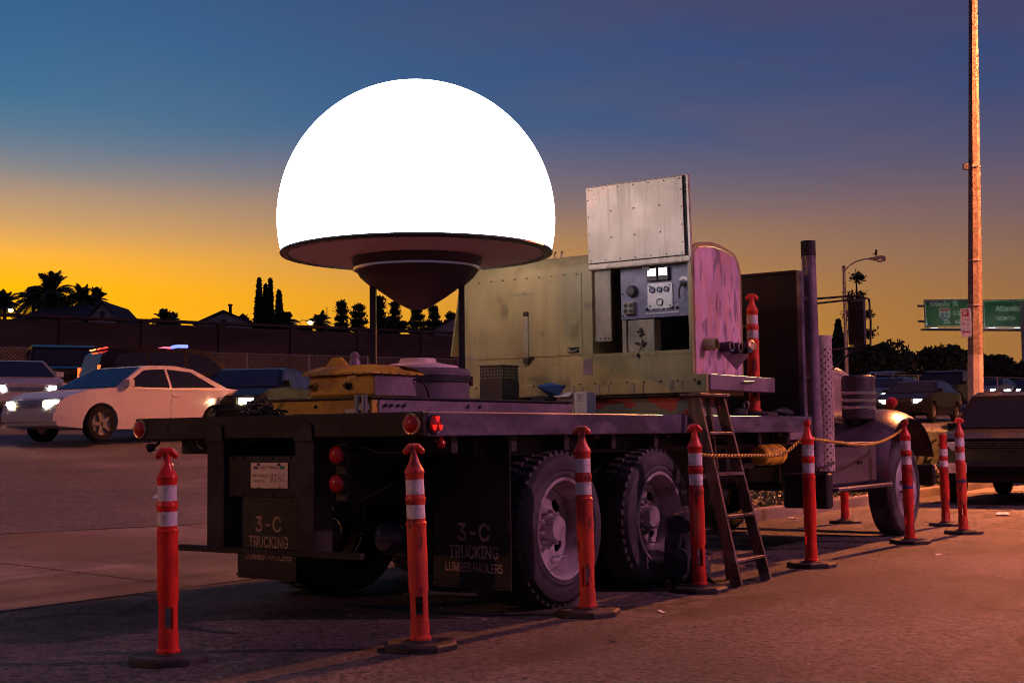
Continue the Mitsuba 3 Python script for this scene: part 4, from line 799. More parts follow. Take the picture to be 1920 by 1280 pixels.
# ---------------------------------------------------------------- cars
def car(name, label, x, y, z, yaw, kind, paint, head=None, tail=None, group=None, plate=None, front_detail=False, bar=False):
    k = thing(name, label, 'car', group); M = rotz(yaw, (x, y, z))
    if kind == 'sedan':
        L, W, H, belt = 4.6, 1.78, 1.42, .97
        top = [(-2.24, .34), (-2.30, .56), (-2.27, .86), (-2.18, .97), (-1.62, 1.01), (-.88, 1.36), (-.45, 1.415), (.1, 1.41), (.38, 1.36), (1.08, .97), (1.75, .90), (2.12, .78), (2.25, .66), (2.30, .50), (2.24, .28), (1.6, .22), (-1.7, .22)]
        sides = [[(.92, .985), (.34, 1.315), (-.16, 1.345), (-.16, .985)], [(-.22, .985), (-.22, 1.345), (-.80, 1.305), (-1.33, 1.02)]]; ws = ((.36, 1.37), (1.07, .985)); rw = ((-.90, 1.355), (-1.58, 1.025)); wr, wb = .315, (1.40, -1.32)
    else:
        L, W, H, belt = 4.75, 1.90, 1.76, 1.10
        top = [(-2.30, .42), (-2.36, .62), (-2.34, 1.05), (-2.16, 1.62), (-2.0, 1.73), (-1.2, 1.76), (.1, 1.75), (.42, 1.68), (1.10, 1.14), (1.9, 1.08), (2.22, 1.0), (2.33, .86), (2.37, .60), (2.30, .36), (1.6, .30), (-1.7, .30)]
        sides = [[(.92, 1.14), (.40, 1.60), (-.12, 1.64), (-.12, 1.14)], [(-.19, 1.14), (-.19, 1.64), (-1.08, 1.64), (-1.08, 1.14)], [(-1.15, 1.14), (-1.15, 1.64), (-1.86, 1.60), (-2.02, 1.14)]]; ws = ((.42, 1.67), (1.08, 1.16)); rw = ((-2.185, 1.60), (-2.33, 1.12)); wr, wb = .37, (1.42, -1.40)
    def warp(v):
        v = np.array(v, float); t = np.clip((v[:, 2] - belt) / (H - belt), 0, 1); f = 1 - (.24 if kind == 'sedan' else .15) * t ** 1.1
        f = f * (1 - .16 * np.clip((np.abs(v[:, 0]) - 1.45) / .9, 0, 1) ** 2) * (1 - .06 * np.clip((.45 - v[:, 2]) / .25, 0, 1)); v[:, 1] *= f; return v
    pg = Polygon(top).buffer(.05).buffer(-.09).buffer(.04)
    for wx in wb: pg = pg.difference(Polygon([(wx + (wr + .06) * math.cos(t), wr + (wr + .06) * math.sin(t)) for t in np.linspace(0, 2 * PI, 28, endpoint=False)]))
    if pg.geom_type != 'Polygon': pg = max(pg.geoms, key=lambda g: g.area)
    bm = man(B().prism(pg, (0, W / 2, 0), X, Z, W).mesh()); bm = bm.refine_to_length(.16); bm = arr(bm)
    e = np.abs(bm.vertices[:, 1]) > W / 2 - 1e-4; bm.vertices = warp(bm.vertices)
    part(k, 'body', bm, paint, 35, xf=M)
    def sheet(poly, s, out=.005):
        m = man(B().prism(Polygon(poly).buffer(.015).buffer(-.015), (0, W / 2 + .0, 0), X, Z, .008).mesh()).refine_to_length(.12); m = arr(m); v = np.array(m.vertices); v[:, 1] = warp(np.stack([v[:, 0], np.full(len(v), W / 2), v[:, 2]], 1))[:, 1] + np.where(v[:, 1] > W / 2 - .004, out, -.01); v[:, 1] *= s; m.vertices = v; return m
    for s in (-1, 1):
        for w in sides: part(k, 'side_window', sheet(w, s), 'car_glass', False, xf=M)
        for wx in wb:
            yy = s * (W / 2 - .10); wk = part(k, 'wheel', B().lathe([(wr * .66, -.10), (wr * .92, -.10), (wr, -.07), (wr, .07), (wr * .92, .10), (wr * .66, .10)], (wx, yy, wr), Y, 28), 'car_tyre', xf=M)
            bb = B().lathe([(wr * .68, .09), (wr * .64, .095), (wr * .60, .05), (0, .04)], (wx, yy, wr), Y * s, 24)
            for q in range(5):
                a = q * 2 * PI / 5; d = np.array((math.cos(a), 0, math.sin(a))); tt = np.array((-d[2], 0, d[0])); c = np.array((wx, yy + s * .085, wr)); bb.hull([c + d * r * wr + tt * w_ * wr + Y * s * o for r, w_ in ((.1, .10), (.1, -.10), (.63, .07), (.63, -.07)) for o in (-.02, .012)])
            part(wk, 'rim', bb, 'alloy', xf=M)
        part(k, 'door_mirror', B().hull([(.80 + a, s * (W / 2 + b_), belt + .02 + c) for a in (0, .12) for b_ in (-.02, .15) for c in (0, .12)]), paint, xf=M)
        part(k, 'door_seam', B().add(sheet([(-.19, .36), (-.185, .36), (-.185, belt), (-.19, belt)], s, .002)), 'black_matte', False, xf=M)
        part(k, 'door_handle', B().box(-.12 - .28, -.12 - .12, s * (W / 2 + .0), s * (W / 2 + .022), belt - .15, belt - .12), paint, xf=M)
    def cross(seg, inset, o):
        (x0, z0), (x1, z1) = seg; d = U(x1 - x0, z1 - z0); nn = np.array((-d[1], d[0])) * (1 if x1 > x0 else -1); P = []
        for (xx, zz) in seg:
            hw = warp([(xx, W / 2, zz)])[0][1] - inset
            for s in (-1, 1):
                for q in (-.01, o): P.append((xx + nn[0] * q, s * hw, zz + nn[1] * q))
        return B().hull(P)
    part(k, 'windscreen', cross(ws, .07, .006), 'car_glass', xf=M); part(k, 'rear_window', cross(rw, .08, .006), 'car_glass', xf=M)
    hx = 2.20 if kind == 'sedan' else 2.26; hz = .66 if kind == 'sedan' else .88
    for s in (-1, 1):
        hb = B().hull([(hx - .015 + a, s * (W / 2 * .84 + b_) * .97, hz + c) for a, b_, c in ((.12, -.26, -.06), (.12, -.26, .06), (.0, .02, -.06), (.0, .02, .05), (-.12, .04, -.03), (-.12, .04, .05), (.06, -.02, .06), (.10, -.26, .07), (.05, -.02, -.06))])
        part(k, 'headlight', hb, 'lamp_white', xf=M, emit=head)
        tb_ = B().hull([(-hx - .075 + a, s * (W / 2 * .84 + b_) * .97, hz + .12 + c) for a in (0, .08) for b_, c in ((-.22 if kind == 'sedan' else -.08, -.08), (-.22 if kind == 'sedan' else -.08, .08), (.01, -.08), (.01, .08 if kind == 'sedan' else .32))])
        part(k, 'tail_light', tb_, 'red_lens', xf=M, emit=tail)
    part(k, 'front_bumper', B().hull(warp([(2.26 + a, s * W / 2 * 1.0, .36 + c) for a in (-.3, .06) for s in (-1, 1) for c in (0, .14)])), paint, xf=M)
    gr = B(); 
    for q in range(4): gr.box(hx + .06, hx + .10, -.42, .42, hz - .05 + q * .035, hz - .035 + q * .035)
    part(k, 'grille', gr, 'dark_metal' if paint == 'car_black' else 'chrome', xf=M); part(k, 'air_intake', B().box(hx + .04, hx + .118, -.55, .55, hz - .30, hz - .20), 'black_matte', xf=M)
    if plate:
        yy, zz = plate; pk = part(k, 'license_plate', B().box(hx + .115, hx + .125, yy - .155, yy + .155, zz - .075, zz + .075, .003), 'plate_cream', xf=M)
        part(pk, 'lettering', B().text('5KLM5RD', .066, (hx + .126, yy, zz - .045), Y, Z, .002, sx=.85) if False else B().text('SRD', .075, (hx + .1255, yy, zz - .045), Y, Z, .002, sx=.9), 'stencil', False, xf=M)
    if bar:
        lb = part(k, 'light_bar', B().box(-2.05, -1.85, -.70, .70, 1.735, 1.775, .01), 'black_matte', xf=M)
        for q, (y0, y1) in enumerate(((.25, .68), (-.15, .10), (-.66, -.3))): part(lb, 'red_lamp', B().box(-2.07, -2.05, y0, y1, 1.74, 1.77), 'red_lens', xf=M, emit=((7, 1.2, .3), (6, .25, .12), (5, .15, .10))[q])
        lb2 = part(k, 'beacon_bar', B().box(-.3, -.05, -.72, .72, 1.755, 1.79, .01), 'black_matte', xf=M)
        part(lb2, 'blue_lamp', B().box(-.31, -.04, -.71, -.20, 1.79, 1.875, .02), 'plate_blue', xf=M, emit=(.35, .5, 4.5)); part(lb2, 'red_lamp', B().box(-.31, -.04, .20, .71, 1.79, 1.875, .02), 'red_lens', xf=M, emit=(4, .3, .5))
    return k
YD = math.atan2(DS[1], DS[0])
def street_car(s, w, back, **kw):
    p = at(s, w); return car('parked_car', x=p[0], y=p[1], z=p[2] + .008, yaw=YD + (PI if back else 0), **kw)
HL = (60, 42, 19); HL2 = (150, 108, 52)
def road(name, label, s, w, back, kind, paint, head=None, tail=None, group=None, bar=False):
    p = at(s, w); return car(name, label, p[0], p[1], p[2] + .008, YD + (PI if back else 0), kind, paint, head, tail, group, bar=bar)
WS = EYE + 25.6 * (FW + np.cross(FW, UP) * (248 - 960) / 2504.4); car('sedan', 'white sedan with lit headlights facing left in the street behind the truck', WS[0], WS[1], gz(WS[0], WS[1]) + .008, YD + PI + .36, 'sedan', 'car_white', HL, (3.5, .2, .06))
road('patrol_car', 'dark patrol car with red and blue lights on its roof behind the white sedan', 8.6, 26.2, False, 'suv', 'car_black', None, (4.5, .35, .06), bar=True)
def facing(label, px, py, depth, turn, kind, paint, H):
    p = EYE + depth * (FW + np.cross(FW, UP) * (px - 960) / 2504.4); z = gz(p[0], p[1]); a = math.atan2(EYE[1] - p[1], EYE[0] - p[0]) + turn
    car('distant_car', label, p[0], p[1], z + .01, a, kind, paint, H, (3, .1, .05))
for a in (('nearest car with blazing headlights over the hedge right of the red wing lamp', 1722, 0, 47, -.30, 'sedan', 'car_black', HL2), ('second car of the lower row with blazing headlights, close to the air cleaner', 1668, 0, 55, -.35, 'sedan', 'car_blue', HL2), ('third car of the lower row with headlights, just left of the concrete pole', 1772, 0, 58, -.28, 'suv', 'car_black', HL2),
          ('leftmost car of the upper road row with small headlights', 1655, 0, 80, -.4, 'suv', 'car_silver', HL2), ('second car of the upper road row with small headlights', 1700, 0, 84, -.35, 'sedan', 'car_black', HL2), ('third car of the upper road row, near the pole', 1748, 0, 82, -.3, 'sedan', 'car_blue', HL2), ('car of the upper road row at the left edge of the pole', 1795, 0, 86, -.3, 'suv', 'car_black', HL2), ('car of the upper road row right of the pole', 1862, 0, 84, -.3, 'sedan', 'car_silver', HL2), ('rightmost car of the upper road row', 1905, 0, 86, -.25, 'sedan', 'car_black', HL2), ('dark car with lit headlight just right of the white sedan, above the flatbed edge', 482, 0, 28.5, -.35, 'sedan', 'car_black', HL2), ('car with blazing headlights at the far left edge of the picture', 22, 0, 32, .15, 'sedan', 'car_silver', HL2), ('second pair of headlights at the left edge, behind the white sedan bonnet', 118, 0, 37, .1, 'suv', 'car_black', HL2)): facing(*a)
car('parked_suv', 'black sport utility car parked facing the truck at the right edge', 14.55 + 2.36, .72, 0, PI, 'suv', 'car_black', plate=(-.55, .56))

# ---------------------------------------------------------------- far background on the left
def spot(px, py, depth):
    """world point seen in the photograph's pixel (1920 wide) at that depth: used once here to survey where far things stand"""
    f = 2504.447; rt_ = np.cross(FW, UP); return EYE + depth * (FW + rt_ * (px - 960) / f + UP * (640 - py) / f)
def SW(s, w, z): return np.array([s * DS[0] + w * NS[0], s * DS[1] + w * NS[1], z])
sd3, nd3 = np.array([DS[0], DS[1], 0]), np.array([NS[0], NS[1], 0])
def obox(s0, s1, w0, w1, z0, z1): return B().hull([SW(s, w, z) for s in (s0, s1) for w in (w0, w1) for z in (z0, z1)])
WT = 7.25
wl = thing('sound_wall', 'long dark brown roadside sound wall with a capping strip behind the street', 'wall')
for k in range(32):
    s0 = -76.4 + k * 4.2
    part(wl, 'panel', obox(s0 + .02, s0 + 3.78, 60.9, 61.1, 2.6, WT - .12 + .02 * math.sin(k * 1.7)), 'wall_brown'); part(wl, 'pilaster', obox(s0 + 3.8, s0 + 4.2, 60.75, 61.25, 2.6, WT - .02), 'wall_brown')
part(wl, 'coping', obox(-76.4, 58, 60.72, 61.28, WT, WT + .14), 'wall_brown')
fc = thing('chain_link_fence', 'chain link fence with slim steel posts along the far side of the street', 'fence')
for s in np.arange(-40, 52, 3.0): part(fc, 'post', B().cyl(SW(s, 48, gz(*SW(s, 48, 0)[:2]) - .1), SW(s, 48, gz(*SW(s, 48, 0)[:2]) + 1.9), .035, n=10), 'galv')
part(fc, 'top_rail', B().tube([SW(s, 48, gz(*SW(s, 48, 0)[:2]) + 1.86) for s in np.arange(-40, 52, 3.0)], .022, 6), 'galv'); b = B()
Vv, F = [], []
for i in range(600):
    for sg in (-1, 1):
        s = -40 + i * .1525; P = [SW(s + sg * t, 48, gz(*SW(s, 48, 0)[:2]) + .05 + t) for t in (0, 1.8)]; o = len(Vv); w = sd3 * .006; Vv += [P[0] - w, P[0] + w, P[1] + w, P[1] - w]; F += [(o, o + 1, o + 2), (o, o + 2, o + 3)]
part(fc, 'mesh', trimesh.Trimesh(Vv, F, process=False), 'galv', False, kind='stuff')
def gable(o, xd, yd, w, d, ze, zr, z0, key, parent, over=.35, wallm='stucco', roofm='roof_dark'):
    """block w wide along xd, d deep along yd, ridge along yd, gable facing -yd"""
    o, xd, yd = np.array(o, float), np.array(xd, float), np.array(yd, float); q = lambda a, b_, z: o + xd * a + yd * b_ + Z * (z - o[2])
    part(parent, key, B().hull([q(a, b_, z) for a in (-w / 2, w / 2) for b_ in (0, d) for z in (z0, ze)] + [q(0, b_, zr - .1) for b_ in (0, d)]), wallm)
    for s in (-1, 1):
        sl_ = (zr - ze) / (w / 2); e = w / 2 + over; P = [q(s * a, b_, z + t) for (a, z) in ((0, zr), (e, zr - sl_ * e)) for b_ in (-over, d + over) for t in (0, .14)]; rf = part(parent, 'roof', B().hull(P), roofm)
    part(parent, 'vent', B().hull([q(a, b_, z) for a in (-.18, .18) for b_ in (-.03, .02) for z in (zr - 1.25, zr - .7)]), 'roof_dark'); return q
rt3 = np.cross(FW, UP); rt3[2] = 0; rt3 = U(*rt3); fw3 = np.array([FW[0], FW[1], 0]); fw3 = U(*fw3)
h1 = thing('house', 'dark roofed house at the far left behind the sound wall with palms behind it', 'house'); p = spot(192, 597, 108)
gable((p[0], p[1], 0), rt3, fw3, 2.3, 7, p[2] + .02, spot(192, 567, 108)[2], 3.5, 'front_wing', h1)
c0 = spot(112, 597, 111); zr_ = spot(112, 565, 111)[2]; ze_ = spot(112, 597, 111)[2]; q = lambda a, b_, z: np.array([c0[0], c0[1], 0]) + rt3 * a + fw3 * b_ + Z * z
part(h1, 'wall', B().hull([q(a, b_, z) for a in (-3.6, 3.9) for b_ in (0.5, 7) for z in (3.5, ze_)]), 'stucco'); part(h1, 'roof', B().hull([q(a, b_, ze_) for a in (-4.0, 4.2) for b_ in (0, 7.6)] + [q(a, 3.8, zr_) for a in (-2.2, 3.4)]), 'roof_dark')
h2 = thing('house', 'small white gabled house with a roof vent behind the sound wall', 'house'); p = spot(420, 606, 122); gq = gable((p[0], p[1], 0), rt3, fw3, 4.9, 8, p[2], spot(420, 584, 122)[2], 3.5, 'wall', h2)
part(h2, 'flue', B().cyl(spot(432, 592, 124), spot(432, 572, 124), .14, n=10).cyl(spot(432, 573, 124), spot(432, 570, 124), .22, n=10), 'roof_dark')
h3 = thing('house', 'low gabled house roof behind the pines beside the generator', 'house'); p = spot(868, 618, 105); gable((p[0], p[1], 0), rt3, fw3, 4.6, 8, p[2], spot(868, 585, 105)[2], 3.5, 'wall', h3)
# trees
def trunk(p, zt, r0, r1, bend=.2, n=7, rng=None):
    z = np.linspace(0, 1, n); P = np.stack([p[0] + bend * np.sin(z * 2.2), p[1] + bend * .5 * z, p[2] + (zt - p[2]) * z], 1); return B().tube(P, np.linspace(r0, r1, n), 8)
def palm(px, ytop, ycr, depth, rad, seed, label, nf=56, drp=1.0):
    rng = np.random.default_rng(seed); c = spot(px, ycr, depth); k = thing('palm_tree', label, 'palm'); g = (c[0], c[1], gz(c[0], c[1]))
    part(k, 'trunk', trunk(g, c[2], .22, .16, .1), 'bark'); Vv, F = [], []
    for i in range(nf):
        a = rng.uniform(0, 2 * PI); el = rng.uniform(-.6, 1.4); L = rad * rng.uniform(.75, 1.15); h = np.array([math.cos(a), math.sin(a), 0]); d = h * math.cos(el) + Z * math.sin(el); side = np.cross(h, Z)
        m = 16; t = np.linspace(0, 1, m); P = c + np.outer(t * L, d) - np.outer(t ** 2.2 * L * .62 * drp * (.4 + .6 * math.cos(el)), Z)
        for j in range(1, m):
            tn = P[j] - P[j - 1]; tn /= np.linalg.norm(tn); ll = L * .30 * math.sin(PI * min(1, .12 + t[j] * .9)) + .05
            for s in (-1, 1):
                tip = P[j] + (side * s * .78 + tn * .55 - Z * .35) * ll; o = len(Vv); w = tn * .085; Vv += [P[j] - w, P[j] + w, tip]; F.append((o, o + 1, o + 2))
            o = len(Vv); wv = side * .035; Vv += [P[j - 1] - wv, P[j - 1] + wv, P[j] + wv, P[j] - wv]; F += [(o, o + 1, o + 2), (o, o + 2, o + 3)]
    part(k, 'crown', trimesh.Trimesh(Vv, F, process=False), 'leaf_palm', False)
for a in ((8, 545, 567, 125, 1.7, 1, 'round headed palm at the far left edge of the picture', 60, .8), (97, 522, 550, 116, 2.9, 2, 'tallest shaggy palm behind the dark roofed house', 80), (62, 545, 562, 120, 2.3, 3, 'smaller palm left of the tallest palm'), (155, 545, 563, 118, 2.1, 4, 'palm behind the right end of the dark roof'), (182, 548, 565, 122, 1.9, 5, 'palm farthest right behind the dark roofed house'), (306, 588, 600, 118, 1.5, 6, 'low palm head just over the wall between the two houses'), (322, 590, 602, 122, 1.3, 16, 'second low palm head over the wall, right of the other'), (457, 590, 604, 125, 1.1, 7, 'small palm behind the gabled house'), (537, 585, 603, 112, 1.3, 8, 'palm at the foot of the cypresses'), (600, 583, 605, 112, 1.4, 9, 'spiky palm right of the glowing street lamp')): palm(*a)
def spindle(px, ytop, depth, r, seed, label, ybase=640):
    rng = np.random.default_rng(seed); c = spot(px, ytop, depth); k = thing('cypress_tree', label, 'cypress', None); g = (c[0], c[1], gz(c[0], c[1])); part(k, 'trunk', trunk(g, g[2] + (c[2] - g[2]) * .6, .2, .08, 0), 'bark')
    H = c[2] - g[2]; n = 5200; t = rng.uniform(.03, 1, n); rr_ = r * np.minimum(1, np.sin(PI * np.clip(t * .62 + .36, 0, 1)) * 1.15) * np.sqrt(rng.uniform(.15, 1, n)); a = rng.uniform(0, 2 * PI, n); rr_ *= .8 + .5 * meshkit.noise(np.stack([a * 1.2, t * 9, t * 0 + seed], 1))
    part(k, 'crown', leaves(np.stack([c[0] + rr_ * np.cos(a), c[1] + rr_ * np.sin(a), g[2] + t * H], 1), .34, rng), 'leaf_dark', False)
for a in ((486, 522, 100, .46, 1, 'leftmost tall cypress of the dark row behind the wall'), (498, 534, 101, .40, 2, 'second cypress of the row, slightly shorter'), (507, 523, 100, .36, 3, 'slimmest tall cypress, third of the row'), (523, 545, 99, .50, 4, 'rightmost and shortest cypress of the row')): spindle(*a)
def pine(px, ytop, depth, r, seed, label, gap=None, tier=.62, tuft=None):
    rng = np.random.default_rng(seed); c = spot(px, ytop, depth); g = np.array((c[0], c[1], gz(c[0], c[1]))); k = thing('pine_tree', label, 'pine'); H = c[2] - g[2]; part(k, 'trunk', trunk(g, c[2], .22, .04, .12), 'bark'); P = []; L = B()
    nt = int(H / tier)
    for i in range(nt):
        t = (i + .5) / nt; z = g[2] + H * t; rad = r * 1.7 * (1.05 - t) * rng.uniform(.7, 1.15)
        if gap and gap[0] < t < gap[1]: rad *= .18
        for j in range(5):
            a = rng.uniform(0, 2 * PI); e = np.array([math.cos(a), math.sin(a), .18]); tip = np.array((c[0], c[1], z)) + e * rad
            L.tube([(c[0], c[1], z), tip], [.035, .012], 4, False)
            m = 110 if not tuft else 60; u_ = (rng.uniform(.35, 1.05, m) if not tuft else rng.uniform(.8, 1.05, m))[:, None]; P.append(np.array((c[0], c[1], z)) + u_ * e * rad + rng.normal(size=(m, 3)) * (.16, .16, .13) * (1.5 if tuft else 1))
    part(k, 'branches', L, 'bark', kind='stuff'); part(k, 'crown', leaves(np.vstack(P), .30, rng), 'leaf_dark', False)
for a in ((640, 565, 120, 1.25, 1, 'leftmost small pine of the row under the dome'), (673, 571, 118, 1.9, 2, 'broad dark pine, second of the row under the dome'), (710, 556, 122, 1.25, 3, 'tallest slim pine of the row under the dome'), (740, 566, 121, 1.2, 4, 'slim pine with a bare gap in its trunk below the dome centre', (.62, .70)), (782, 576, 119, 1.75, 5, 'bushy conical pine below the dome centre'), (812, 574, 120, 1.45, 6, 'conical pine between the two yoke arms and the generator'), (844, 586, 122, 1.3, 7, 'shortest pine close to the generator')): pine(*a)
def broad(px, ytop, depth, rx, rz, seed, label, n=3000, size=.42, m='leaf_dark', ybot=None, name='broadleaf_tree', cat='tree'):
    rng = np.random.default_rng(seed); c = spot(px, ytop, depth); g = np.array((c[0], c[1], gz(c[0], c[1]))); k = thing(name, label, cat); zc = c[2] - rz; L = trunk(g, zc, .28, .14, .3); cl = []
    nc = 16
    for i in range(nc):
        d = rng.normal(size=3); d /= np.linalg.norm(d); d[2] = abs(d[2]) * .9 - .35; o = np.array((c[0], c[1], zc)) + d * (rx * .72, rx * .72, rz * .78) * rng.uniform(.6, 1.05); L.tube([(c[0] + .1, c[1], max(g[2] + 1, zc - rz * .7)), (np.array((c[0], c[1], zc)) * .45 + o * .55), o], [.10, .06, .02], 5, False); cl.append((o, rng.uniform(.24, .42) * min(rx, rz * 1.2)))
    part(k, 'trunk', L, 'bark'); P = []
    for o, s in cl:
        q = rng.normal(size=(n // nc, 3)); q /= np.linalg.norm(q, axis=1)[:, None]; P.append(o + q * s * rng.uniform(.3, 1.0, (n // nc, 1)) ** .5 * (1, 1, .8))
    part(k, 'crown', leaves(np.vstack(P), size, rng), m, False)
broad(735, 585, 117, 1.6, 1.3, 40, 'low bushy tree between the pines of the row')
for a in ((545, 598, 108, 1.4, 1.2, 41, 'low rounded tree beside the cypress row'), (570, 606, 112, 1.2, 1.0, 42, 'low dark tree left of the glowing lamp'), (625, 603, 113, 1.6, 1.0, 43, 'low dark tree right of the spiky palm')): broad(*a)
def lamp_post(px, ytop, depth, label, glow, arm=1.2, name='street_lamp', H=None):
    c = spot(px, ytop, depth); g = np.array((c[0], c[1], gz(c[0], c[1]))); k = thing(name, label, 'street lamp'); b_ = c - rt3 * arm
    part(k, 'pole', B().tube([(b_[0], b_[1], g[2]), (b_[0], b_[1], c[2] - .4), (b_[0], b_[1], c[2])], [.10, .06, .05], 10), 'galv'); part(k, 'arm', B().tube([(b_[0], b_[1], c[2] - .1), b_ + rt3 * arm * .5 + Z * .12, c + Z * .06], .03, 6), 'galv')
    hd_ = part(k, 'head', B().hull([c + rt3 * a + fw3 * q_ + Z * z for a in (-.3, .35) for q_ in (-.14, .14) for z in (.0, .12)]), 'galv'); part(hd_, 'lens', ball(c - Z * .06, .20, (1, 1, .8)), 'lamp_amber', True, emit=glow); return k
lamp_post(582, 603, 100, 'glowing amber street lamp low over the wall by the cypresses', (26, 13, 2.5)); lamp_post(20, 580, 105, 'glowing amber street lamp below the palm at the far left edge', (26, 13, 2.5))
mst = spot(613, 575, 110); single('antenna_mast', B().tube([(mst[0], mst[1], 3.6), tuple(mst)], [.07, .03], 6), 'galv', 'thin bare mast behind the pines', 'mast')

# ---------------------------------------------------------------- far background on the right
for a in ((1640, 572, 88, 3.0, 4.4, 51, 'tall dark pointed tree behind the wing mirror', 6000), (1662, 610, 84, 2.6, 3.6, 52, 'dark tree right of the wing mirror', 5000), (1612, 590, 92, 2.4, 4.0, 57, 'dark tree hidden behind the wing mirror', 4500), (1700, 655, 82, 2.6, 2.4, 53, 'low spreading tree at the dip of the skyline', 3500), (1745, 612, 84, 2.8, 2.6, 54, 'spreading tree below the left sign', 5000), (1790, 622, 88, 2.7, 2.6, 55, 'round crowned tree below the left sign near the pole', 4500), (1868, 642, 92, 3.4, 2.4, 56, 'broad low tree right of the concrete pole', 4500), (1812, 640, 96, 2.6, 2.4, 58, 'dark tree directly behind the concrete pole', 3500), (1915, 648, 94, 2.4, 2.4, 59, 'loose tree at the right edge of the picture', 3000), (1555, 612, 100, 1.7, 2.4, 60, 'loose tree left of the cobra head lamp', 2200), (1585, 640, 96, 2.4, 2.6, 61, 'dark bush tree at the foot of the cobra head lamp', 3500)): broad(*a, size=.40)
pine(1605, 503, 118, 1.35, 71, 'tall layered pine with tufted tiers behind the cobra head lamp', (.80, .84), 1.5, True)
spindle(1571, 600, 98, .7, 72, 'dark column shaped tree behind the cobra head lamp pole')
P = []
rng = np.random.default_rng(31)
for i in range(5200):
    s = rng.uniform(12, 60); w = rng.uniform(9.6, 10.7) + 0; h = gz(*SW(s, w, 0)[:2]); P.append(SW(s, w, h + rng.uniform(.1, 1.0 + .12 * math.sin(s * 2.1) + .1 * math.sin(s * 5.3))))
hg = thing('hedge', 'dark clipped hedge behind the parked car and the truck wing', 'hedge'); part(hg, 'foliage', leaves(P, .20, rng), 'leaf_hedge', False, kind='stuff'); part(hg, 'core', B().hull([SW(s, w, 0.5 + .05 * s * .0) for s in (12, 60) for w in (9.8, 10.5)] + [SW(s, w, gz(*SW(s, w, 0)[:2]) + .85) for s in (12, 60) for w in (9.9, 10.4)]), 'leaf_dark')
# cobra head lamp
c = spot(1640, 487, 61); b_ = spot(1582, 503, 61); g = gz(b_[0], b_[1])
k = thing('cobra_lamp', 'unlit cobra head street lamp on a curved arm with a bird on top', 'street lamp'); part(k, 'pole', B().tube([(b_[0], b_[1], g), (b_[0], b_[1], (g + b_[2]) / 2), tuple(b_)], [.105, .085, .065], 14), 'galv'); part(k, 'pole_cap', ball(b_ + Z * .05, .085), 'galv', True)
q = lambda t, z: b_ + (c - b_) * t * (1, 1, 0) + Z * z
part(k, 'arm', B().tube([q(0, -.25), q(.05, -.08), q(.2, .14), q(.4, .30), q(.65, .40), q(.85, .42)], .032, 8), 'galv'); hd_ = part(k, 'head', B().lathe([(0, 0), (.05, .02), (.07, .2), (.13, .42), (.15, .6), (.11, .75), (0, .80)], q(.80, .42), U(*(c - b_) * (1, 1, 0)), 18), 'pole_base'); part(hd_, 'lens', ball(q(1.17, .36), .15, (1, 1, .8)), 'lamp_white', True)
bd_ = thing('bird', 'small dark bird perched on the cobra head lamp', 'bird'); o = q(1.05, .56)
bm_ = B().add(ball(o + Z * .09, .075, (1, 1, 1.0))); A = ball((0, 0, 0), .07, (.8, .8, 1.3)).vertices
part(bd_, 'body', B().hull(np.vstack([A + o + Z * .09, ball((0, 0, 0), .035).vertices + o + Z * .21])).hull(np.vstack([ball((0, 0, 0), .045).vertices + o + Z * .24 + rt3 * .01, [o + Z * .24 + rt3 * .10]])).hull([o + Z * .05 - rt3 * .02, o + Z * .1 - rt3 * .05, o + Z * .06 - rt3 * .22 + fw3 * .03, o + Z * .05 - rt3 * .22 - fw3 * .03, o + Z * .12]).cyl(o + Z * .03 + fw3 * .02, o - Z * .04 + fw3 * .02, .010, n=6).cyl(o + Z * .03 - fw3 * .02, o - Z * .04 - fw3 * .02, .010, n=6), 'fabric_dark', 40)
c = spot(1570, 628, 100); g = gz(c[0], c[1]); k = thing('cobra_lamp', 'small far street lamp with an angled arm left of the cobra head lamp', 'street lamp'); b_ = spot(1552, 645, 100); part(k, 'pole', B().tube([(b_[0], b_[1], g), tuple(b_)], [.08, .06], 8), 'galv'); part(k, 'arm', B().tube([b_, b_ * .4 + c * .6 + Z * .1, c], .03, 6), 'galv'); part(k, 'head', B().hull([c + rt3 * a + Z * z + fw3 * e for a in (-.1, .5) for z in (0, .1) for e in (-.1, .1)]), 'galv')
# big concrete pole with its sodium lamp on an arm over the lot
PX, PY = 25.6, 4.05; PG = 0.25; PT = 12.2
lean = np.array([math.sin(.030) * rt3[0], math.sin(.030) * rt3[1], 1.0]); pb = np.array([PX, PY, PG])
k = thing('concrete_lamp_pole', 'tall speckled concrete lamp pole with a smooth pale foot behind the dark car', 'street lamp')
part(k, 'foot', B().lathe([(0, 0), (.190, 0), (.176, 2.62), (0, 2.62)], pb, lean, 8), 'pole_base', False); part(k, 'shaft', B().lathe([(0, 2.62), (.175, 2.62), (.095, PT - PG), (0, PT - PG)], pb, lean, 8), 'pole_aggregate', False)
for z in (3.75, 4.8, 7.0): part(k, 'strap', B().lathe([(.177 - .0078 * (z - 2.5), 0), (.189 - .0078 * (z - 2.5), .0), (.189 - .0078 * (z - 2.5), .03), (.177 - .0078 * (z - 2.5), .03)], pb + lean * z, lean, 8), 'galv')
p = pb + lean * 7.0 - rt3 * .16; part(k, 'camera_bracket', B().hull([p + rt3 * a + Z * z + fw3 * e for a in (-.10, .06) for z in (-.04, .10) for e in (-.05, .05)]), 'dark_metal')
top = pb + lean * (PT - PG - .15); LH = np.array([25.4, -.35, PT + .35])
part(k, 'arm', B().tube([top, top * .7 + LH * .3 + Z * .25, top * .35 + LH * .65 + Z * .25, LH], .045, 8), 'galv'); hd_ = part(k, 'head', B().hull([LH + (a, e, z) for a in (-.18, .18) for e in (-.45, .25) for z in (.0, .14)]), 'galv')
LAMP = 33000.0
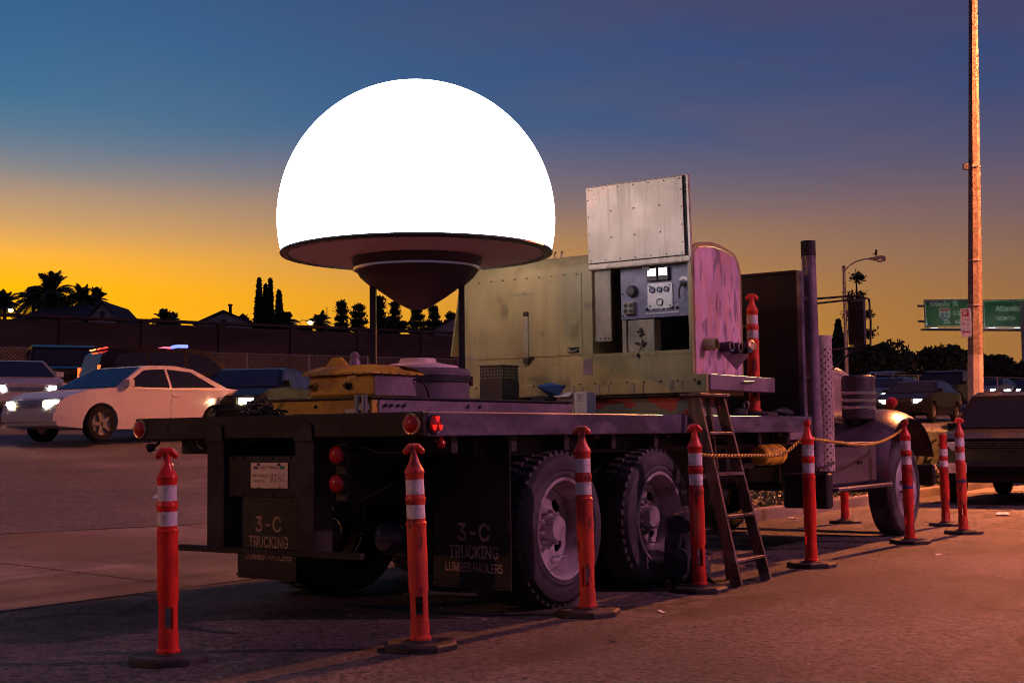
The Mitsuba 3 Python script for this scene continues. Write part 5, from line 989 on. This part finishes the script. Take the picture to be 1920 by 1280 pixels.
part(hd_, 'lens', B().hull([LH + (a, e, z) for a in (-.15, .15) for e in (-.40, .10) for z in (-.012, -.004)]), 'lamp_amber', emit=(LAMP, LAMP * .25, LAMP * .075), sw_=8.0)
sg = thing('parking_sign', 'small white parking notice strapped to the concrete pole', 'sign'); p = pb + lean * 3.36 - fw3 * .10 - rt3 * .25
sx_ = U(*(rt3 - fw3 * .8)); sn_ = np.cross(sx_, Z)
Q = lambda a, z, e: p + sx_ * a * .62 + Z * z * .46 + sn_ * e
pl_ = part(sg, 'plate', B().hull([Q(a, z, e) for a in (-.20, .20) for z in (-.72, .72) for e in (-.008, 0)]), 'sign_white')
part(sg, 'symbol', B().hull([Q(a, z, e) for a in (-.14, .12) for z in (.30, .66) for e in (.001, .004)]), 'sign_red'); b = B()
b.text('P', .115, Q(-.01, .36, .004), sx_, Z, .003, True); part(sg, 'letter', b, 'sign_white', False); b = B(); b.text('2 HOUR', .045, Q(0, .10, .002), sx_, Z, .003, True, sx=.75); b.text('9-6', .06, Q(0, -.14, .002), sx_, Z, .003, True); b.hull([Q(a, z, e) for a in (-.11, .11) for z in (-.50, -.44) for e in (.001, .004)])
for s_ in (-1, 1): b.hull([Q(s_ * a, z, e) for a, z in ((.15, -.47), (.09, -.39), (.09, -.55)) for e in (.001, .004)])
part(sg, 'lettering', b, 'sign_red', False, kind='stuff')
# freeway signs
SD = 112.0
def fsign(x0, x1, y0, y1, label):
    p = spot((x0 + x1) / 2, (y0 + y1) / 2, SD); w = (x1 - x0) / 2504.4 * SD; h = (y1 - y0) / 2504.4 * SD; k = thing('freeway_sign', label, 'road sign'); g = lambda a, z, e=0: p + rt3 * a + Z * z - fw3 * e
    part(k, 'panel', B().hull([g(a, z, e) for a in (-w / 2, w / 2) for z in (-h / 2, h / 2) for e in (-.06, 0)]), 'sign_green'); r = Polygon([(-w / 2 + .25, -h / 2 + .25), (w / 2 - .25, -h / 2 + .25), (w / 2 - .25, h / 2 - .25), (-w / 2 + .25, h / 2 - .25)]); o = r.buffer(.19); part(k, 'border', B().prism(o.difference(o.buffer(-.07)), g(0, 0, .005), rt3, Z, .01), 'sign_white', False); return k, g, w, h
k, g, w, h = fsign(1733, 1841, 561, 613, 'left green freeway sign with a red and blue route shield'); b = B()
b.text('Atlantic  Bl', .36, g(-.75, .62, .012), rt3, Z, .01, True, sx=.95); b.text('so', .30, g(1.55, .62, .012), rt3, Z, .01, True); b.text('SOUTH', .32, g(.75, -.16, .012), rt3, Z, .01, True); b.text('1/4', .32, g(-.55, -.88, .012), rt3, Z, .01, True, sx=.8); b.text('MILE', .32, g(.70, -.88, .012), rt3, Z, .01, True); part(k, 'lettering', b, 'sign_white', False, kind='stuff')
sh = Polygon([(-.40, .18), (-.42, .42), (-.22, .48), (0, .42), (.22, .48), (.42, .42), (.40, .18), (.40, -.05), (.30, -.30), (0, -.50), (-.30, -.30), (-.40, -.05)]); o = g(-.72, -.06, .012)
sk_ = part(k, 'route_shield', B().prism(sh.buffer(.05), o, rt3, Z, .01), 'sign_white', False); part(sk_, 'blue_field', B().prism(sh.intersection(Polygon([(-1, -1), (1, -1), (1, .17), (-1, .17)])), o - fw3 * .012, rt3, Z, .008), 'plate_blue', False); part(sk_, 'red_field', B().prism(sh.intersection(Polygon([(-1, .22), (1, .22), (1, 1), (-1, 1)])), o - fw3 * .012, rt3, Z, .008), 'sign_red', False); part(sk_, 'number', B().text('710', .42, o - fw3 * .022 - Z * .24, rt3, Z, .008, True, sx=.9), 'sign_white', False)
k, g, w, h = fsign(1843, 1985, 561, 614, 'right green freeway sign with an arrow, cut by the picture edge'); b = B()
b.text('Atlantic  Bl', .44, g(-.62, .22, .012), rt3, Z, .01, True); b.text('NORTH', .34, g(-1.3, -.56, .012), rt3, Z, .01, True); a_ = [(-.20, -.26), (-.06, -.34), (.22, .10), (.38, .0), (.30, .42), (-.06, .26), (.08, .18)]; b.prism(a_, g(.35, -.45, .012), rt3, Z, .01); part(k, 'lettering', b, 'sign_white', False, kind='stuff')
gt = thing('sign_gantry', 'steel gantry truss carrying the green freeway signs with lamps along its walkway', 'gantry'); g0, g1 = spot(1725, 617, SD + .3), spot(1985, 619, SD + .3)
part(gt, 'walkway', B().hull([q_ + Z * z - fw3 * e for q_ in (g0, g1) for z in (-.12, .0) for e in (0, 1.1)]), 'galv'); 
for z in (.7, 2.0): part(gt, 'chord', B().cyl(g0 + Z * z + fw3 * .5, g1 + Z * z + fw3 * .5, .10, n=10), 'galv')
for px in (1917, 2000, 1722 + 1e9)[:1]: p = spot(px, 600, SD - 6); part(gt, 'post', B().tube([(p[0], p[1], gz(p[0], p[1])), (p[0], p[1], p[2] + 1.4)], [.17, .14], 12), 'galv')
for px in (1752, 1806, 1860, 1907):
    p = spot(px, 618, SD - 1.7); sk2 = part(gt, 'sign_lamp', B().hull([p + rt3 * a + Z * z + fw3 * e for a, z in ((-.28, -.08), (.28, -.08), (.22, .14), (-.22, .14)) for e in (-.15, .15)]), 'pole_base'); part(sk2, 'lens', B().hull([p + rt3 * a + Z * z + fw3 * e for a in (-.20, .20) for z in (.145, .155) for e in (-.12, .12)]), 'lamp_white', emit=(700, 600, 300))
bl = thing('low_building', 'low ochre building with dark windows behind the far road', 'building'); p = spot(1700, 712, 98); q = lambda a, b_, z: np.array((p[0], p[1], 0)) + rt3 * a + fw3 * b_ + Z * z; part(bl, 'wall', B().hull([q(a, b_, z) for a in (-2.0, 1.4) for b_ in (0, 6) for z in (3.0, 6.0)]), 'tan_wall'); part(bl, 'roof', B().hull([q(a, b_, z) for a in (-2.2, 1.6) for b_ in (-.2, 6.2) for z in (6.003, 6.16)]), 'roof_dark')
for a in (-1.5, -.4, .7): wn = part(bl, 'window', B().hull([q(a + e, b_, z) for e in (-.3, .3) for b_ in (-.03, .02) for z in (4.6, 5.5)]), 'car_glass')
fr2 = thing('road_railing', 'thin steel railing along the far road on the right', 'fence')
for s in np.arange(44, 96, 3.0): part(fr2, 'post', B().cyl(SW(s, 33.5, gz(*SW(s, 33.5, 0)[:2])), SW(s, 33.5, gz(*SW(s, 33.5, 0)[:2]) + 1.5), .03, n=8), 'galv')
for z in (.75, 1.45): part(fr2, 'rail', B().tube([SW(s, 33.5, gz(*SW(s, 33.5, 0)[:2]) + z) for s in np.arange(44, 96, 3.0)], .03, 6), 'galv')

# next lamp of the street's row, to the left of the picture
g = at(-24, 9.2); LB2 = np.array([g[0], g[1], g[2] + 9.5]); k = thing('street_lamp', 'sodium street lamp on the left out of the picture', 'street lamp'); part(k, 'pole', B().tube([g, (g[0], g[1], g[2] + 9.2)], [.11, .07], 12), 'galv')
LB2 = LB2 - nd3 * 2.0; part(k, 'arm', B().tube([(g[0], g[1], g[2] + 9.1), LB2 + nd3 * .9 + Z * .1, LB2], .04, 8), 'galv'); hd_ = part(k, 'head', B().hull([LB2 + (a, e, z) for a in (-.2, .2) for e in (-.35, .35) for z in (.0, .14)]), 'galv')
part(hd_, 'lens', B().hull([LB2 + (a, e, z) for a in (-.16, .16) for e in (-.28, .28) for z in (-.014, -.005)]), 'lamp_amber', emit=(4200, 1650, 560), sw_=6.0)

# parking lot light on the near side, right of the picture
LC = np.array([9.0, -13.0, 10.0]); k = thing('lot_light', 'pinkish white parking lot light on the near side out of the picture', 'street lamp'); part(k, 'pole', B().tube([(9, -14.6, 0), (9, -14.6, 9.9)], [.11, .07], 12), 'galv')
part(k, 'arm', B().tube([(9, -14.6, 9.85), (9, -13.8, 10.05), LC + Z * .05], .04, 8), 'galv'); hd_ = part(k, 'head', B().hull([LC + (a, e, z) for a in (-.24, .24) for e in (-.35, .35) for z in (.0, .14)]), 'galv')
part(hd_, 'lens', B().hull([LC + (a, e, z) for a in (-.2, .2) for e in (-.28, .28) for z in (-.014, -.005)]), 'lamp_white', emit=(3400, 1200, 2000), sw_=7.0)
